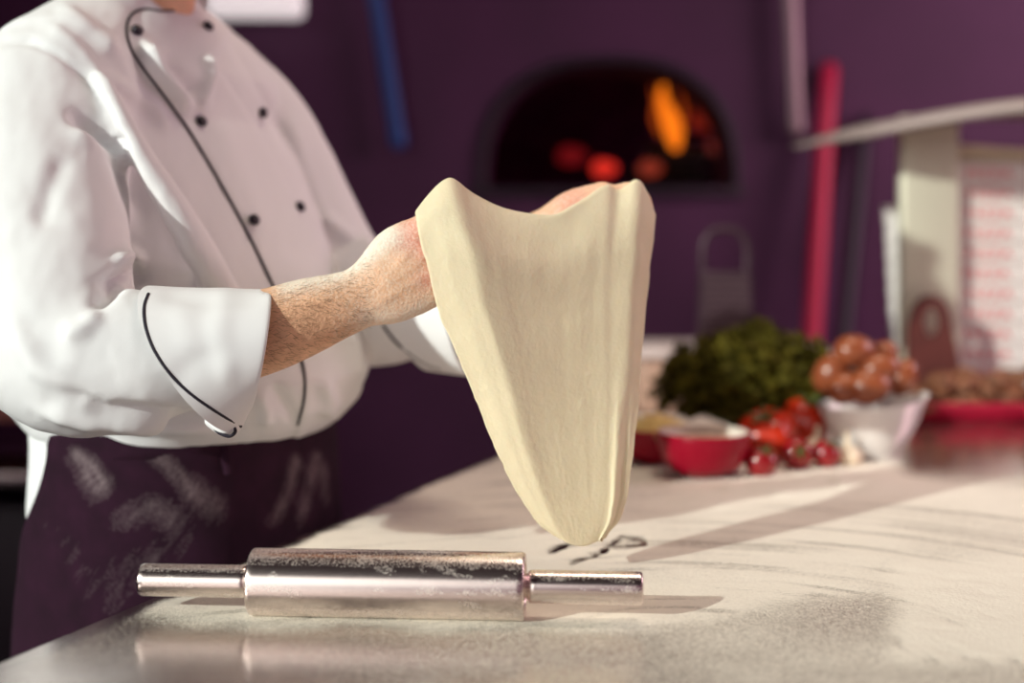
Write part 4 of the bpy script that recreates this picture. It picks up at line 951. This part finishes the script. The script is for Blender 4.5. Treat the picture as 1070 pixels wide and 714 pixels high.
# ------------------------------------------------------------------ tools along the wall
m_blue = mat('blue_plastic', (0.015, 0.07, 0.30), .45); m_redh = mat('red_handle_plastic', (0.60, 0.012, 0.075), .4); m_greyh = mat('grey_aluminium', (0.30, 0.21, 0.23), .4, .5); m_blk = mat('dark_handle', (0.02, 0.010, 0.025), .45)
def hung_tool(name, label, cat, p_bot, p_top, w, m_h, blade):
    o = empty(name, p_bot); tag(o, label, cat); d = (np.array(p_top) - p_bot); L = np.linalg.norm(d); d = d / L
    make('handle', *tube([p_bot, p_bot + d * L * .5, p_top], [w, w, w], [w * .6] * 3, n=16), m_h, o)
    make('end_cap', *tube([p_bot - d * .004, p_bot + d * .03], [w * 1.12] * 2, [w * .75] * 2, n=16), m_h, o)
    s = np.array((d[2], 0, -d[0])); y = np.array((0, 1, 0)); q = []
    for t in np.linspace(0, 2 * math.pi, 40, endpoint=False): q.append(np.array(p_top) + d * (blade * .5 + blade * .55 * math.sin(t)) + s * blade * .5 * np.sign(math.cos(t)) * abs(math.cos(t)) ** .6)
    q = np.array(q); V, Fc = loft([q - y * .002, q + y * .002]); make('blade', V, Fc, M_steel, o, smooth=False)
    b = np.array(p_top) + d * blade * .9; make('hook', *tube([b, b + np.array((0, .02, .0)), b + np.array((0, WY - b[1] + .004, 0))], [.006] * 3, n=10), M_dark, o)
Yh = 3.93
hung_tool('pizza_peel', 'blue-handled peel hanging on the dark wall left of the oven', 'pizza peel', at(416, 148, Yh), at(384, -60, Yh), .022, m_blue, .28)
hung_tool('pizza_peel', 'grey metal-handled peel hanging on the wall right of the oven', 'pizza peel', at(832, 134, Yh), at(824, -60, Yh), .022, m_greyh, .26)
def leaning(name, label, cat, px_top, py_top, px_b, py_b, Yt_, Yb, w, m_h, head):
    a = at(px_top, py_top, Yt_); b = at(px_b, py_b, Yb); d = b - a; t = (a[2] - .06) / (a[2] - b[2]); foot = a + d * t
    o = empty(name, (foot[0], foot[1], 0)); tag(o, label, cat)
    make('handle', *tube([foot, (a + foot) / 2, a], [w] * 3, n=16), m_h, o)
    if head == 'broom':
        V, Fc = box(.34, .07, .05, (foot[0], foot[1], .105), .012); make('broom_head', V, Fc, m_h, o)
        mb = MB()
        for i in range(22):
            for j in range(3): x = (i - 10.5) * .0145; yy = (j - 1) * .02; mb.add(*tube([(foot[0] + x, foot[1] + yy, .09), (foot[0] + x * 1.08, foot[1] + yy * 1.3, .002)], [.004, .005], n=6, m=1, round_ends=False))
        tag(make('bristles', *mb.get(), M_dark, o), kind='stuff')
    else:
        V, Fc = box(.32, .03, .03, (foot[0], foot[1], .045), .006); make('squeegee_head', V, Fc, M_dark, o)
        V, Fc = box(.32, .006, .05, (foot[0], foot[1], .0255), .001); make('rubber_blade', V, Fc, M_dark, o)
    make('hanging_loop', *tube([a + np.array((.0, 0, -.01)), a + np.array((-.012, 0, .02)), a + np.array((0, 0, .032)), a + np.array((.012, 0, .02)), a + np.array((0, 0, -.01))], [.003] * 5, n=8), M_dark, o)
leaning('broom', 'broom with long red handle leaning on the wall right of the oven', 'broom', 866, 74, 848, 358, 3.95, 3.80, .026, m_redh, 'broom')
leaning('floor_squeegee', 'dark-handled floor squeegee leaning beside the red broom', 'squeegee', 904, 130, 884, 330, 3.96, 3.82, .022, m_blk, 'squeegee')
# white box at the top of the wall, made bright by added emission
Yd = 3.86; x0, x1 = (216 - CX) / F * Yd, (315 - CX) / F * Yd; zb_ = CAMZ + (HY - 17) / F * Yd
dsp = empty('wall_box', ((x0 + x1) / 2, WY - .12, zb_)); tag(dsp, 'white glowing box lamp with rounded corners on the dark wall above the chef\'s shoulder', 'lamp')
V, Fc = box(x1 - x0, .12, .16, (0, 0, .08), .02, 4); make('casing', V, Fc, mat('glowing_white', (.85, .80, .80), .5, emit=(1.0, .90, .90), estr=.62), dsp, local=True)
V, Fc = box((x1 - x0) * .8, .07, .12, (0, .083, .08), .004); make('housing', V, Fc, M_dark, dsp, local=True, smooth=False)
# low steel counter behind the chef
Yk = 3.0
ck = empty('back_counter', (-1.55, Yk + .35, 0)); tag(ck, 'dark back counter with steel shelf behind the chef', 'counter')
V, Fc = box(1.5, .6, .05, (0, 0, .85), .006); make('countertop', V, Fc, mat('brown_wood_top', (.34, .12, .10), .5, var=.2, scale=5), ck, local=True)
V, Fc = box(1.5, .56, .03, (0, 0, .70), .004); make('shelf', V, Fc, M_steel, ck, local=True)
V, Fc = box(1.46, .5, .60, (0, .02, .33), .004); make('cabinet', V, Fc, M_dark, ck, local=True)
for s in (-1, 1): V, Fc = box(.05, .5, .83, (s * .72, 0, .415), .004); make('leg', V, Fc, M_steel, ck, local=True)
